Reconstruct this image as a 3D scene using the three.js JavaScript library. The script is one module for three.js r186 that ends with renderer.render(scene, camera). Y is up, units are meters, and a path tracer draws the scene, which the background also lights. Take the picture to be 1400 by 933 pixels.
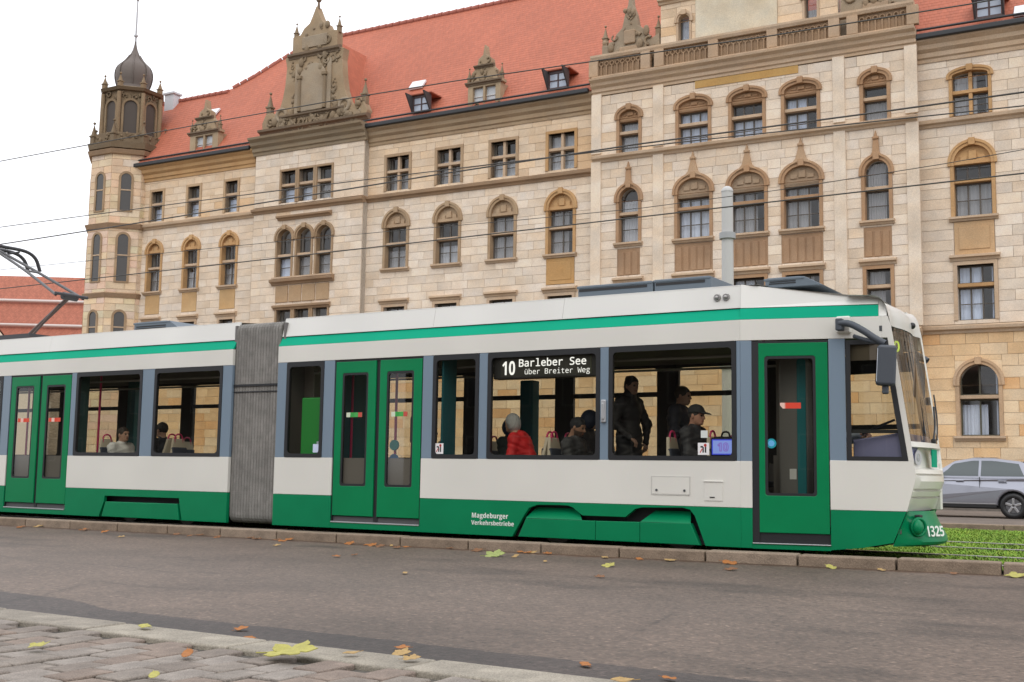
import * as THREE from 'three';
import { mergeGeometries, toCreasedNormals } from 'three/addons/utils/BufferGeometryUtils.js';
import { RoundedBoxGeometry } from 'three/addons/geometries/RoundedBoxGeometry.js';
import { FontLoader } from 'three/addons/loaders/FontLoader.js';
import { TextGeometry } from 'three/addons/geometries/TextGeometry.js';

// ---------------------------------------------------------------- camera, sky, sun, exposure
const scene = new THREE.Scene();
const camera = new THREE.PerspectiveCamera(32.53, 1024 / 682, 0.1, 900);
camera.position.set(0, 0.9844, 12.7402);
camera.rotation.order = 'YXZ';
camera.rotation.set(THREE.MathUtils.degToRad(6.4756), THREE.MathUtils.degToRad(31.63), THREE.MathUtils.degToRad(0.8957));

const renderer = new THREE.WebGLRenderer({ antialias: true });
renderer.setSize(1024, 682);
renderer.toneMapping = THREE.LinearToneMapping;
renderer.toneMappingExposure = 1.1;
renderer.shadowMap.enabled = true;

function rng(seed) {
  let a = seed >>> 0;
  return () => { a |= 0; a = a + 0x6D2B79F5 | 0; let t = Math.imul(a ^ a >>> 15, 1 | a); t = t + Math.imul(t ^ t >>> 7, 61 | t) ^ t; return ((t ^ t >>> 14) >>> 0) / 4294967296; };
}
// tileable value noise
function noiseGrid(n, seed) { const r = rng(seed), g = new Float32Array(n * n); for (let i = 0; i < n * n; i++) g[i] = r(); return g; }
function makeNoise(seed) {
  const cache = {};
  return (u, v, n) => {
    const g = cache[n] || (cache[n] = noiseGrid(n, seed * 131 + n));
    const x = (u - Math.floor(u)) * n, y = (v - Math.floor(v)) * n;
    const x0 = Math.floor(x) % n, y0 = Math.floor(y) % n, x1 = (x0 + 1) % n, y1 = (y0 + 1) % n;
    let fx = x - Math.floor(x), fy = y - Math.floor(y); fx = fx * fx * (3 - 2 * fx); fy = fy * fy * (3 - 2 * fy);
    return (g[y0 * n + x0] * (1 - fx) + g[y0 * n + x1] * fx) * (1 - fy) + (g[y1 * n + x0] * (1 - fx) + g[y1 * n + x1] * fx) * fy;
  };
}
function fbm(nz, u, v, n, oct) { let s = 0, a = 0.5, t = 0; for (let o = 0; o < oct; o++) { s += a * nz(u, v, n); t += a; a *= 0.55; n *= 2; } return s / t; }
const clamp = (x, a = 0, b = 1) => Math.min(b, Math.max(a, x));
const lerp = (a, b, t) => a + (b - a) * t;
const sm = (a, b, x) => { const t = clamp((x - a) / (b - a)); return t * t * (3 - 2 * t); };

// overcast sky: bright even cloud layer, a little brighter overhead, faint cloud structure
{
  const W = 512, H = 256, d = new Float32Array(W * H * 4), nz = makeNoise(5);
  for (let j = 0; j < H; j++) for (let i = 0; i < W; i++) {
    const el = (j + 0.5) / H * Math.PI - Math.PI / 2;
    const s = Math.sin(Math.max(0, el));
    const c = 0.9 + 0.2 * fbm(nz, i / W, j / H, 8, 4);
    const L = (1.22 + 0.34 * s) * c * (el < -0.02 ? 0.35 : 1);
    const k = (j * W + i) * 4;
    d[k] = L * 0.975; d[k + 1] = L * 0.99; d[k + 2] = L * 1.035; d[k + 3] = 1;
  }
  const t = new THREE.DataTexture(d, W, H, THREE.RGBAFormat, THREE.FloatType);
  t.mapping = THREE.EquirectangularReflectionMapping; t.magFilter = THREE.LinearFilter; t.minFilter = THREE.LinearFilter; t.needsUpdate = true;
  scene.background = t; scene.environment = t;
}
const sun = new THREE.DirectionalLight(0xfff3e2, 0.55);
sun.position.set(14, 42, 30); sun.target.position.set(-8, 0, -8);
sun.castShadow = true; sun.shadow.radius = 40; sun.shadow.mapSize.set(2048, 2048);
Object.assign(sun.shadow.camera, { left: -60, right: 60, top: 60, bottom: -60, near: 1, far: 160 });
scene.add(sun, sun.target);

// ---------------------------------------------------------------- helpers
const V = (x, y, z) => new THREE.Vector3(x, y, z);
const used = {};
function numbered(n) { if (!(n in used)) { used[n] = 0; return n; } used[n]++; return n + '_' + String(used[n]).padStart(3, '0'); }
function clean(g) {
  let q = g.index ? g.toNonIndexed() : g;
  if (!q.attributes.normal) q.computeVertexNormals();
  for (const k of Object.keys(q.attributes)) if (!['position', 'normal', 'uv'].includes(k)) q.deleteAttribute(k);
  if (!q.attributes.uv) q.setAttribute('uv', new THREE.BufferAttribute(new Float32Array(q.attributes.position.count * 2), 2));
  q.morphAttributes = {};
  return q;
}
function merge(list) { list = list.flat(9).filter(Boolean).map(clean); return list.length === 1 ? list[0] : mergeGeometries(list, false); }
function paint(g, rgb) { // adds vertex colours
  const n = g.attributes.position.count, c = new Float32Array(n * 3);
  for (let i = 0; i < n; i++) { c[i * 3] = rgb[0]; c[i * 3 + 1] = rgb[1]; c[i * 3 + 2] = rgb[2]; }
  g.setAttribute('color', new THREE.BufferAttribute(c, 3)); return g;
}
function boxUV(g, s = 1, ox = 0, oy = 0) { // uv in metres, projected along the dominant axis of each face
  const q = g.index ? g.toNonIndexed() : g; if (!q.attributes.normal) q.computeVertexNormals();
  const p = q.attributes.position, uv = new Float32Array(p.count * 2);
  const a = V(0, 0, 0), b = V(0, 0, 0), c = V(0, 0, 0), n = V(0, 0, 0);
  for (let i = 0; i < p.count; i += 3) {
    a.fromBufferAttribute(p, i); b.fromBufferAttribute(p, i + 1); c.fromBufferAttribute(p, i + 2);
    n.subVectors(b, a).cross(c.clone().sub(a)); const x = Math.abs(n.x), y = Math.abs(n.y), z = Math.abs(n.z);
    [a, b, c].forEach((w, k) => {
      const [u, v] = y > x && y > z ? [w.x, w.z] : x > z ? [w.z, w.y] : [w.x, w.y];
      uv[(i + k) * 2] = u * s + ox; uv[(i + k) * 2 + 1] = v * s + oy;
    });
  }
  q.setAttribute('uv', new THREE.BufferAttribute(uv, 2)); return q;
}
const bx = (x0, x1, y0, y1, z0, z1) => { const g = new THREE.BoxGeometry(Math.abs(x1 - x0), Math.abs(y1 - y0), Math.abs(z1 - z0)); g.translate((x0 + x1) / 2, (y0 + y1) / 2, (z0 + z1) / 2); return g; };
const rb = (x0, x1, y0, y1, z0, z1, r = 0.02, seg = 2) => { const w = Math.abs(x1 - x0), h = Math.abs(y1 - y0), d = Math.abs(z1 - z0); const g = new RoundedBoxGeometry(w, h, d, seg, Math.min(r, w / 2.01, h / 2.01, d / 2.01)); g.translate((x0 + x1) / 2, (y0 + y1) / 2, (z0 + z1) / 2); return g; };
const shp = (pts, holes = []) => { const s = new THREE.Shape(pts.map(p => new THREE.Vector2(p[0], p[1]))); for (const h of holes) s.holes.push(h instanceof THREE.Path ? h : new THREE.Path(h.map(p => new THREE.Vector2(p[0], p[1])))); return s; };
const rect = (x0, x1, y0, y1) => [[x0, y0], [x1, y0], [x1, y1], [x0, y1]];
function rrect(x0, x1, y0, y1, r, n = 4) {
  const o = []; for (const [cx, cy, a] of [[x1 - r, y0 + r, -90], [x1 - r, y1 - r, 0], [x0 + r, y1 - r, 90], [x0 + r, y0 + r, 180]])
    for (let i = 0; i <= n; i++) { const t = (a + 90 * i / n) * Math.PI / 180; o.push([cx + r * Math.cos(t), cy + r * Math.sin(t)]); } return o;
}
function ext(s, z0, z1, bevel = 0) {
  if (Array.isArray(s)) s = shp(s);
  const g = new THREE.ExtrudeGeometry(s, { depth: Math.abs(z1 - z0) - 2 * bevel, bevelEnabled: bevel > 0, bevelThickness: bevel, bevelSize: bevel, bevelOffset: -bevel, bevelSegments: 2, curveSegments: 14 });
  g.translate(0, 0, Math.min(z0, z1) + bevel); return g;
}
const tube = (pts, r, seg = 0, rs = 8) => new THREE.TubeGeometry(new THREE.CatmullRomCurve3(pts.map(p => V(...p)), false, 'centripetal'), seg || Math.max(2, (pts.length - 1) * 5), r, rs, false);
function rod(a, b, r0, r1 = r0, n = 10) {
  a = V(...a); b = V(...b); const d = b.clone().sub(a), L = d.length(); const g = new THREE.CylinderGeometry(r1, r0, L, n);
  g.applyQuaternion(new THREE.Quaternion().setFromUnitVectors(V(0, 1, 0), d.normalize())); g.translate(...a.clone().lerp(b, 0.5).toArray()); return g;
}
function mesh(name, geo, mat, parent, userData) {
  if (Array.isArray(geo)) geo = merge(geo);
  const m = new THREE.Mesh(geo, mat); m.castShadow = m.receiveShadow = true;
  m.name = parent === scene ? numbered(name) : name; if (userData) Object.assign(m.userData, userData);
  parent.add(m); return m;
}
function group(name, parent, pos, ry = 0) { const g = new THREE.Group(); g.name = parent === scene ? numbered(name) : name; if (pos) g.position.set(...pos); g.rotation.y = ry; parent.add(g); return g; }
function tag(o, label, category, grp) { Object.assign(o.userData, { label, category }); if (grp) o.userData.group = grp; return o; }
function struct(o, label) { o.userData.kind = 'structure'; if (label) o.userData.label = label; return o; }
// parametric sheet: f(u,v)->[x,y,z], creased
function sheet(f, nu, nv, crease = 0) {
  const pos = [], uv = [], idx = [];
  for (let j = 0; j <= nv; j++) for (let i = 0; i <= nu; i++) { pos.push(...f(i / nu, j / nv)); uv.push(i / nu, j / nv); }
  for (let j = 0; j < nv; j++) for (let i = 0; i < nu; i++) { const a = j * (nu + 1) + i; idx.push(a, a + 1, a + nu + 2, a, a + nu + 2, a + nu + 1); }
  let g = new THREE.BufferGeometry(); g.setAttribute('position', new THREE.Float32BufferAttribute(pos, 3)); g.setAttribute('uv', new THREE.Float32BufferAttribute(uv, 2)); g.setIndex(idx); g.computeVertexNormals();
  return crease ? toCreasedNormals(g, crease) : g;
}
// textures
function tex(W, H, fn, srgb, rep) {
  const d = new Uint8Array(W * H * 4);
  for (let j = 0; j < H; j++) for (let i = 0; i < W; i++) { const c = fn(i / W, j / H, i, j), k = (j * W + i) * 4; if (typeof c === 'number') d[k] = d[k + 1] = d[k + 2] = clamp(c) * 255; else { d[k] = clamp(c[0]) * 255; d[k + 1] = clamp(c[1]) * 255; d[k + 2] = clamp(c[2]) * 255; } d[k + 3] = 255; }
  const t = new THREE.DataTexture(d, W, H); t.wrapS = t.wrapT = THREE.RepeatWrapping; t.magFilter = THREE.LinearFilter; t.minFilter = THREE.LinearMipmapLinearFilter; t.generateMipmaps = true;
  if (srgb) t.colorSpace = THREE.SRGBColorSpace; if (rep) t.repeat.set(rep[0], rep[1]); t.needsUpdate = true; return t;
}
const std = (c, rough = 0.7, o = {}) => { const m = new THREE.MeshStandardMaterial({ roughness: rough, metalness: 0, ...o }); m.color.setRGB(...c); return m; };
const phys = (c, rough = 0.5, o = {}) => { const m = new THREE.MeshPhysicalMaterial({ roughness: rough, metalness: 0, ...o }); m.color.setRGB(...c); return m; };
const R = rng(77);
const rr = (a, b) => a + (b - a) * R();

const nA = makeNoise(11), nB = makeNoise(23), nC = makeNoise(37);
// ---------------------------------------------------------------- ground, roads, kerbs
const ROAD = 0.06, KTOP = 0.175, PAVE = 0.165, GRASS = 0.085, FROAD = 0.03;
const asphaltBump = tex(512, 512, (u, v) => 0.5 * nA(u, v, 256) + 0.3 * nB(u, v, 128) + 0.2 * fbm(nC, u, v, 16, 3), false);
function asphaltMat(rep, base = [0.53, 0.485, 0.45]) {
  const t = tex(1024, 1024, (u, v) => {
    const a = nA(u, v, 512), b = nB(u, v, 256), m = fbm(nC, u, v, 6, 5), l = fbm(nA, u, v, 3, 3);
    let k = 0.66 + 0.26 * m + 0.13 * l; k *= 0.9 + 0.2 * b; if (a > 0.9) k *= 1.28; else if (a < 0.1) k *= 0.78;
    return [k * base[0], k * base[1], k * base[2]];
  }, true); t.repeat.set(rep, rep);
  const bt = asphaltBump.clone(); bt.repeat.set(rep * 2, rep * 2); bt.needsUpdate = true;
  return std([0.86, 0.83, 0.80], 0.82, { map: t, bumpMap: bt, bumpScale: 0.006 });
}
const groundMat = asphaltMat(0.25);
{
  const g = mesh('ground', sheet((u, v) => [lerp(-420, 420, u), -0.06, lerp(60, -420, v)], 8, 8), groundMat, scene); boxUV(g.geometry); g.geometry = boxUV(g.geometry); struct(g, 'wide paved city ground');
}
// nearside road with its cracks and dark gutter repair strip
const kerbZ = x => 0.62 + (x < -6 ? (-6 - x) * 0.045 : -(x + 6) * 0.115 - Math.max(0, x + 2) * 0.02);   // kerb line along the track drifts gently
{
  const W = 2048, H = 740, X0 = -20, X1 = 4, Z0 = -0.6, Z1 = 8.5;
  const cracks = [ // world x,z polylines of cracks seen in the asphalt
    [[-7.3, 8.2], [-7.21, 7.64], [-7.27, 7.39], [-7.61, 6.79], [-7.97, 6.23], [-7.38, 6.29], [-6.91, 6.19], [-6.5, 6.05]],
    [[-3.0, 6.6], [-3.08, 6.18], [-3.17, 5.8], [-3.28, 5.3]],
    [[-12.4, 5.2], [-11.2, 5.0], [-10.1, 5.25], [-9.0, 5.1], [-8.0, 5.3]]];
  const t = tex(W, H, (u, v) => {
    const x = lerp(X0, X1, u), z = lerp(Z0, Z1, v);
    const a = nA(x / 6, z / 6, 512), b = nB(x / 6, z / 6, 256), m = fbm(nC, x / 7, z / 7, 5, 5), l = fbm(nA, x / 24, z / 24, 6, 4);
    let k = 0.62 + 0.34 * m + 0.22 * l; k *= 0.84 + 0.32 * b; if (a > 0.84) k *= 1.38; else if (a < 0.16) k *= 0.66; const st = fbm(nB, x / 11, z / 5.5, 7, 4); if (st > 0.6) k *= 1 - 0.5 * (st - 0.6) / 0.4;
    let c = [0.555 * k, 0.50 * k, 0.465 * k];
    const wob = 0.05 * (fbm(nB, x / 5, z / 5, 24, 3) - 0.5);
    for (const cr of cracks) for (let i = 0; i < cr.length - 1; i++) {
      const [ax, az] = cr[i], [bx_, bz] = cr[i + 1], dx = bx_ - ax, dz = bz - az, tt = clamp(((x - ax) * dx + (z - az) * dz) / (dx * dx + dz * dz));
      const dd = Math.hypot(x - ax - dx * tt, z - az - dz * tt) + wob;
      if (dd < 0.010) { const q = 0.78; c = c.map(w => w * q); } else if (dd < 0.07) c = c.map(w => w * (0.96));
    }
    // darker tar-sealed gutter strip beside the pavement kerb
    const edge = 7.46 + 0.06 * (fbm(nC, x / 9, 0.3, 30, 3) - 0.5) + (x < -6.2 ? -0.25 * sm(-6.2, -7.2, x) : 0);
    if (z > edge) { const q = 0.62 + 0.12 * m; c = [c[0] * q, c[1] * q * 1.02, c[2] * q * 1.08]; }
    // leaf mould and grit gathered along the track kerb
    const kd = z - kerbZ(x); const gr = fbm(nB, x / 3, z / 3, 40, 3);
    if (kd < 0.10 + 0.35 * gr * gr) c = [c[0] * 0.82, c[1] * 0.72, c[2] * 0.6];
    return c;
  }, true);
  t.wrapS = t.wrapT = THREE.ClampToEdgeWrapping;
  const bt = asphaltBump.clone(); bt.repeat.set(12, 4.5); bt.needsUpdate = true;
  const m = std([0.55, 0.50, 0.445], 0.62, { map: t, bumpMap: bt, bumpScale: 0.005 });
  const g = new THREE.PlaneGeometry(X1 - X0, Z1 - Z0, 1, 1); g.rotateX(-Math.PI / 2); g.translate((X0 + X1) / 2, ROAD, (Z0 + Z1) / 2);
  // PlaneGeometry v runs upward (towards -z after rotation): flip so v grows with z
  const uv = g.attributes.uv; for (let i = 0; i < uv.count; i++) uv.setY(i, 1 - uv.getY(i));
  const road = group('road', scene); struct(road, 'brown-grey asphalt road in front of the tram');
  mesh('road_surface', g, m, road);
  mesh('road_surface', boxUV(merge([bx(-160, X0, -0.05, ROAD, -0.6, 8.5), bx(X1, 120, -0.05, ROAD, -0.6, 8.5)])), groundMat, road);
}
// stone look for kerbs and pavers
const gritTex = tex(512, 512, (u, v) => { const k = 0.80 + 0.26 * (fbm(nB, u, v, 8, 5) - 0.5) + 0.22 * (nA(u, v, 256) - 0.5); return [k, k, k]; }, true);
const gritBump = tex(256, 256, (u, v) => 0.6 * nA(u, v, 128) + 0.4 * fbm(nB, u, v, 16, 3), false);
const kerbMats = [[0.42, 0.32, 0.235], [0.38, 0.285, 0.205], [0.45, 0.345, 0.255]].map(c => std(c, 0.9, { map: gritTex, bumpMap: gritBump, bumpScale: 0.004 }));
const paleKerbMats = [[0.43, 0.385, 0.31], [0.40, 0.355, 0.29], [0.47, 0.42, 0.34]].map(c => std(c, 0.9, { map: gritTex, bumpMap: gritBump, bumpScale: 0.004 }));
{
  const kerb = struct(group('kerb', scene), 'brown stone kerb between the road and the tram track');
  for (let x = -34; x < 14; x += 1) {
    const w = 0.985, g = boxUV(rb(-w / 2, w / 2, -0.2, 0, -0.27, 0, 0.018), 1, x, 0);
    const k = mesh('kerb_stone', g, kerbMats[Math.floor(R() * 3)], kerb);
    const a = kerbZ(x), b = kerbZ(x + 1); k.position.set(x + 0.5, KTOP + rr(-0.006, 0.006), (a + b) / 2 + rr(-0.004, 0.004)); k.rotation.y = -Math.atan2(b - a, 1);
  }
  mesh('kerb_run', merge([bx(-160, -34, -0.1, KTOP, 1.6, 1.9), bx(14, 120, -0.1, KTOP, -2.2, -1.9)]), kerbMats[0], kerb);
  const pk = struct(group('kerb', scene), 'pale granite kerb along the near pavement');
  for (let x = -14; x < 10; x += 1) {
    const g = boxUV(rb(-0.493, 0.493, -0.2, 0, 0, 0.29, 0.015), 1, x * 0.7, 3);
    const k = mesh('kerb_stone', g, paleKerbMats[Math.floor(R() * 3)], pk); k.position.set(x + 0.5, KTOP + rr(-0.005, 0.003), 8.43 + rr(-0.004, 0.004));
  }
  mesh('kerb_run', merge([bx(-160, -14, -0.1, KTOP, 8.43, 8.72), bx(10, 120, -0.1, KTOP, 8.43, 8.72)]), paleKerbMats[0], pk);
  const fk = struct(group('kerb', scene), 'brown kerb on the far side of the grass track');
  for (let x = -30; x < 16; x += 1.2) { const k = mesh('kerb_stone', boxUV(rb(-0.592, 0.592, -0.2, 0, -0.3, 0, 0.02), 1, x, 1), kerbMats[Math.floor(R() * 3)], fk); k.position.set(x + 0.6, 0.2 + rr(-0.005, 0.005), -10.2); }
}
// near pavement of small clinker pavers
{
  const pv = struct(group('pavement', scene), 'clinker paver pavement in the near corner');
  const mats = [[0.345, 0.295, 0.25], [0.38, 0.33, 0.285], [0.30, 0.25, 0.21], [0.40, 0.35, 0.305], [0.335, 0.26, 0.21]].map(c => std(c, 0.85, { map: gritTex, bumpMap: gritBump, bumpScale: 0.005 }));
  mesh('pavement_bed', bx(-160, 120, -0.1, PAVE - 0.022, 8.72, 40), std([0.13, 0.115, 0.095], 0.95, { map: gritTex }), pv);
  const geos = [0, 1, 2, 3].map(i => boxUV(rb(-0.076, 0.076, -0.05, 0, -0.116, 0.116, 0.01, 1), 1.3, i * 0.23, i * 0.41));
  const far = []; let n = 0; const M = new THREE.Matrix4(), q = new THREE.Quaternion();
  for (let i = 0; i < 150; i++) for (let j = 0; j < 13; j++) {
    const x = -14 + i * 0.162, z = 8.84 + j * 0.242 + (i % 2) * 0.121; const inView = x > -6.9 && x < -2.2 && j < 7 && z < 10.2 && x < -2.2 - (z - 8.7) * 0.9;
    const y = PAVE + rr(-0.007, 0.005), tx = rr(-0.025, 0.025), tz = rr(-0.025, 0.025);
    if (inView && n < 300) { const p = mesh('paver', geos[n % 4], mats[Math.floor(R() * 5)], pv); p.position.set(x, y, z); p.rotation.set(tx, rr(-0.02, 0.02), tz); n++; }
    else { q.setFromEuler(new THREE.Euler(tx, 0, tz)); const g = clean(bx(-0.076, 0.076, -0.05, 0, -0.116, 0.116)); M.compose(V(x, y, z), q, V(1, 1, 1)); g.applyMatrix4(M); far.push(g); }
  }
  mesh('paver_field', boxUV(merge(far)), mats[1], pv, { kind: 'stuff' });
}
// grass track bed with rails
const soilMat = std([0.075, 0.075, 0.03], 1, { map: gritTex });
{
  const tb = sheet((u, v) => { const x = lerp(-160, 120, u); const zn = clamp(kerbZ(clamp(x, -34, 14)) - 0.2, -2.6, 1.7); return [x, GRASS, lerp(zn, -10.25, v)]; }, 140, 6);
  struct(mesh('track_bed', tb, soilMat, scene), 'grassed tram track bed');
  const bladeN = 7, pos = []; const r2 = rng(4);
  for (let b = 0; b < bladeN; b++) { const a = r2() * 6.28, l = 0.018 + r2() * 0.03, w = 0.006 + 0.004 * r2(), ox = (r2() - 0.5) * 0.09, oz = (r2() - 0.5) * 0.09, lean = 0.02 + 0.04 * r2(); const dx = Math.cos(a), dz = Math.sin(a); pos.push(ox - dz * w, 0, oz + dx * w, ox + dz * w, 0, oz - dx * w, ox + dx * lean, l, oz + dz * lean); }
  const bg = new THREE.BufferGeometry(); bg.setAttribute('position', new THREE.Float32BufferAttribute(pos, 3)); bg.computeVertexNormals();
  const N = 52000, gm = std([1, 1, 1], 0.9); const im = new THREE.InstancedMesh(bg, gm, N); im.name = 'grass'; im.userData = { kind: 'stuff', label: 'short green grass growing along the tram track', category: 'grass' };
  const o = new THREE.Object3D(), c = new THREE.Color();
  for (let i = 0; i < N; i++) {
    let x = i < N * 0.8 ? lerp(-9, 3, r2()) : lerp(-30, -9, r2()), zn = kerbZ(clamp(x, -34, 14)) - 0.3; const z = lerp(x < -3.4 ? Math.min(zn, -0.5) : zn, -10.1, r2()); const nr = [-0.4325, -1.8675, -3.5825, -5.0175].some(q => Math.abs(z - q) < 0.075); if (nr) x = -32;
    o.position.set(x, GRASS - 0.004, z); o.rotation.set(0, r2() * 6.28, 0); const s = 0.7 + 0.8 * r2(); o.scale.set(s * 1.3, s * (0.55 + 0.35 * fbm(nA, x / 9, z / 9, 8, 3)), s * 1.3); o.updateMatrix(); im.setMatrixAt(i, o.matrix);
    const k = 0.6 + 0.9 * fbm(nB, x / 8, z / 8, 10, 3); c.setRGB((0.15 + 0.08 * r2()) * k, (0.27 + 0.07 * r2()) * k, 0.035 * k); im.setColorAt(i, c);
  }
  im.castShadow = im.receiveShadow = true; scene.add(im);
}
const steel = std([0.16, 0.145, 0.13], 0.45, { metalness: 0.8 }), steelHead = std([0.42, 0.41, 0.4], 0.28, { metalness: 0.9 });
for (const [zc, lab] of [[-1.15, 'steel rail in the grass under the green and white tram'], [-4.3, 'steel rail of the empty second track in the grass']])
  for (const s of [-1, 1]) {
    const z = zc + s * 0.7175, r = group('tram_rail', scene, [-8, 0.06, z]); tag(r, lab, 'rail', zc > -2 ? 'rails under the tram' : 'rails of the empty track');
    mesh('rail_web', bx(-130, 110, -0.06, 0.048, -0.035, 0.035), steel, r); mesh('rail_head', rb(-130, 110, 0.048, 0.062, -0.03, 0.03, 0.006, 1), steelHead, r);
  }
{
  const fr = mesh('far_road', boxUV(bx(-160, 120, -0.05, FROAD, -27.5, -10.5)), groundMat, scene); struct(fr, 'asphalt road on the far side of the tram track');
  const fp = mesh('far_pavement', boxUV(bx(-160, 120, -0.05, 0.16, -60, -27.5)), std([0.26, 0.225, 0.19], 0.9, { map: gritTex }), scene); struct(fp, 'pavement at the foot of the sandstone building');
}
// ---------------------------------------------------------------- sandstone building
const stoneTex = tex(512, 512, (u, v) => { const k = 0.945 + 0.22 * (fbm(nA, u, v, 4, 6) - 0.5) + 0.10 * (nB(u, v, 200) - 0.5), w = fbm(nC, u, v, 7, 4); return [k, k * (0.985 - 0.05 * w), k * (0.97 - 0.11 * w)]; }, true);
stoneTex.repeat.set(0.22, 0.22);
const stoneBump = tex(256, 256, (u, v) => 0.5 * nA(u, v, 96) + 0.5 * fbm(nB, u, v, 8, 4), false); stoneBump.repeat.set(0.6, 0.6);
const stoneM = c => std(c, 0.9, { map: stoneTex, bumpMap: stoneBump, bumpScale: 0.012 });
const creamPal = [[0.81, 0.745, 0.66], [0.80, 0.73, 0.635], [0.82, 0.76, 0.685], [0.79, 0.70, 0.59], [0.81, 0.735, 0.64], [0.78, 0.645, 0.49], [0.75, 0.57, 0.39]];
const warmPal = [[0.80, 0.675, 0.525], [0.79, 0.65, 0.49], [0.81, 0.70, 0.565], [0.76, 0.58, 0.39], [0.80, 0.68, 0.53]];
const groundPal = [[0.83, 0.645, 0.42], [0.82, 0.61, 0.375], [0.83, 0.69, 0.50], [0.79, 0.52, 0.28], [0.83, 0.66, 0.45]];
const brownPal = [[0.36, 0.25, 0.165], [0.40, 0.285, 0.195], [0.33, 0.225, 0.145], [0.43, 0.31, 0.205]];
const sm_ = {}; const stoneOf = c => sm_[c.join()] || (sm_[c.join()] = stoneM(c));
const trimM = stoneM([0.58, 0.465, 0.35]), ochreM = stoneM([0.56, 0.37, 0.19]), brownM = stoneM([0.38, 0.275, 0.185]), creamM = stoneM([0.79, 0.705, 0.595]), mortarM = std([0.72, 0.64, 0.54], 0.95), darkStoneM = stoneM([0.22, 0.175, 0.13]), greyStoneM = stoneM([0.36, 0.31, 0.24]);
const vcStone = stoneM([1, 1, 1]); vcStone.vertexColors = true;
const woodM = std([0.10, 0.085, 0.07], 0.6), winGlass = phys([0.88, 0.92, 0.97], 0.03, { transmission: 1, thickness: 0, ior: 1.6 });
const curtainMs = [[0.62, 0.64, 0.68], [0.50, 0.49, 0.48], [0.66, 0.70, 0.78], [0.36, 0.34, 0.32]].map(c => std(c, 0.95));
const blindM = std([0.40, 0.52, 0.72], 0.9);
const gutterM = std([0.025, 0.027, 0.03], 0.5);

const court = group('sandstone_building', scene, [-10.92937, 0, -37.60398], THREE.MathUtils.degToRad(2.4));
tag(court, 'long ornate sandstone building with red tiled roof, gables and corner tower', 'building');
const adjS = (s, off) => s + off / 50.76 * (8.81 - s), adjY = (y, off) => y - off / 50.76 * (y - 0.98);
// simple orientation-safe sweep
function cornice(s0, s1, zo, y, prof) { // prof: [dz, dy] from bottom back round to top back
  const pos = [], n = prof.length, idx = [];
  for (const s of [s0, s1]) for (const [dz, dy] of prof) pos.push(s, y + dy, zo + dz);
  for (let i = 0; i < n; i++) { const j = (i + 1) % n; idx.push(i, n + i, n + j, i, n + j, j); }
  const f = THREE.ShapeUtils.triangulateShape(prof.map(p => new THREE.Vector2(p[0], p[1])), []);
  for (const t of f) { idx.push(t[0], t[1], t[2]); idx.push(n + t[0], n + t[2], n + t[1]); }
  let g = new THREE.BufferGeometry(); g.setAttribute('position', new THREE.Float32BufferAttribute(pos, 3)); g.setIndex(idx); g = g.toNonIndexed(); g.computeVertexNormals(); return boxUV(g);
}
const stringProf = [[-0.1, -0.22], [0.06, -0.22], [0.10, -0.12], [0.22, -0.06], [0.24, 0.06], [0.04, 0.14], [-0.1, 0.14]];
const eaveProf = [[-0.1, -0.95], [0.05, -0.95], [0.07, -0.8], [0.14, -0.74], [0.16, -0.55], [0.3, -0.42], [0.34, -0.25], [0.5, -0.12], [0.52, 0], [-0.1, 0]];

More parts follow.
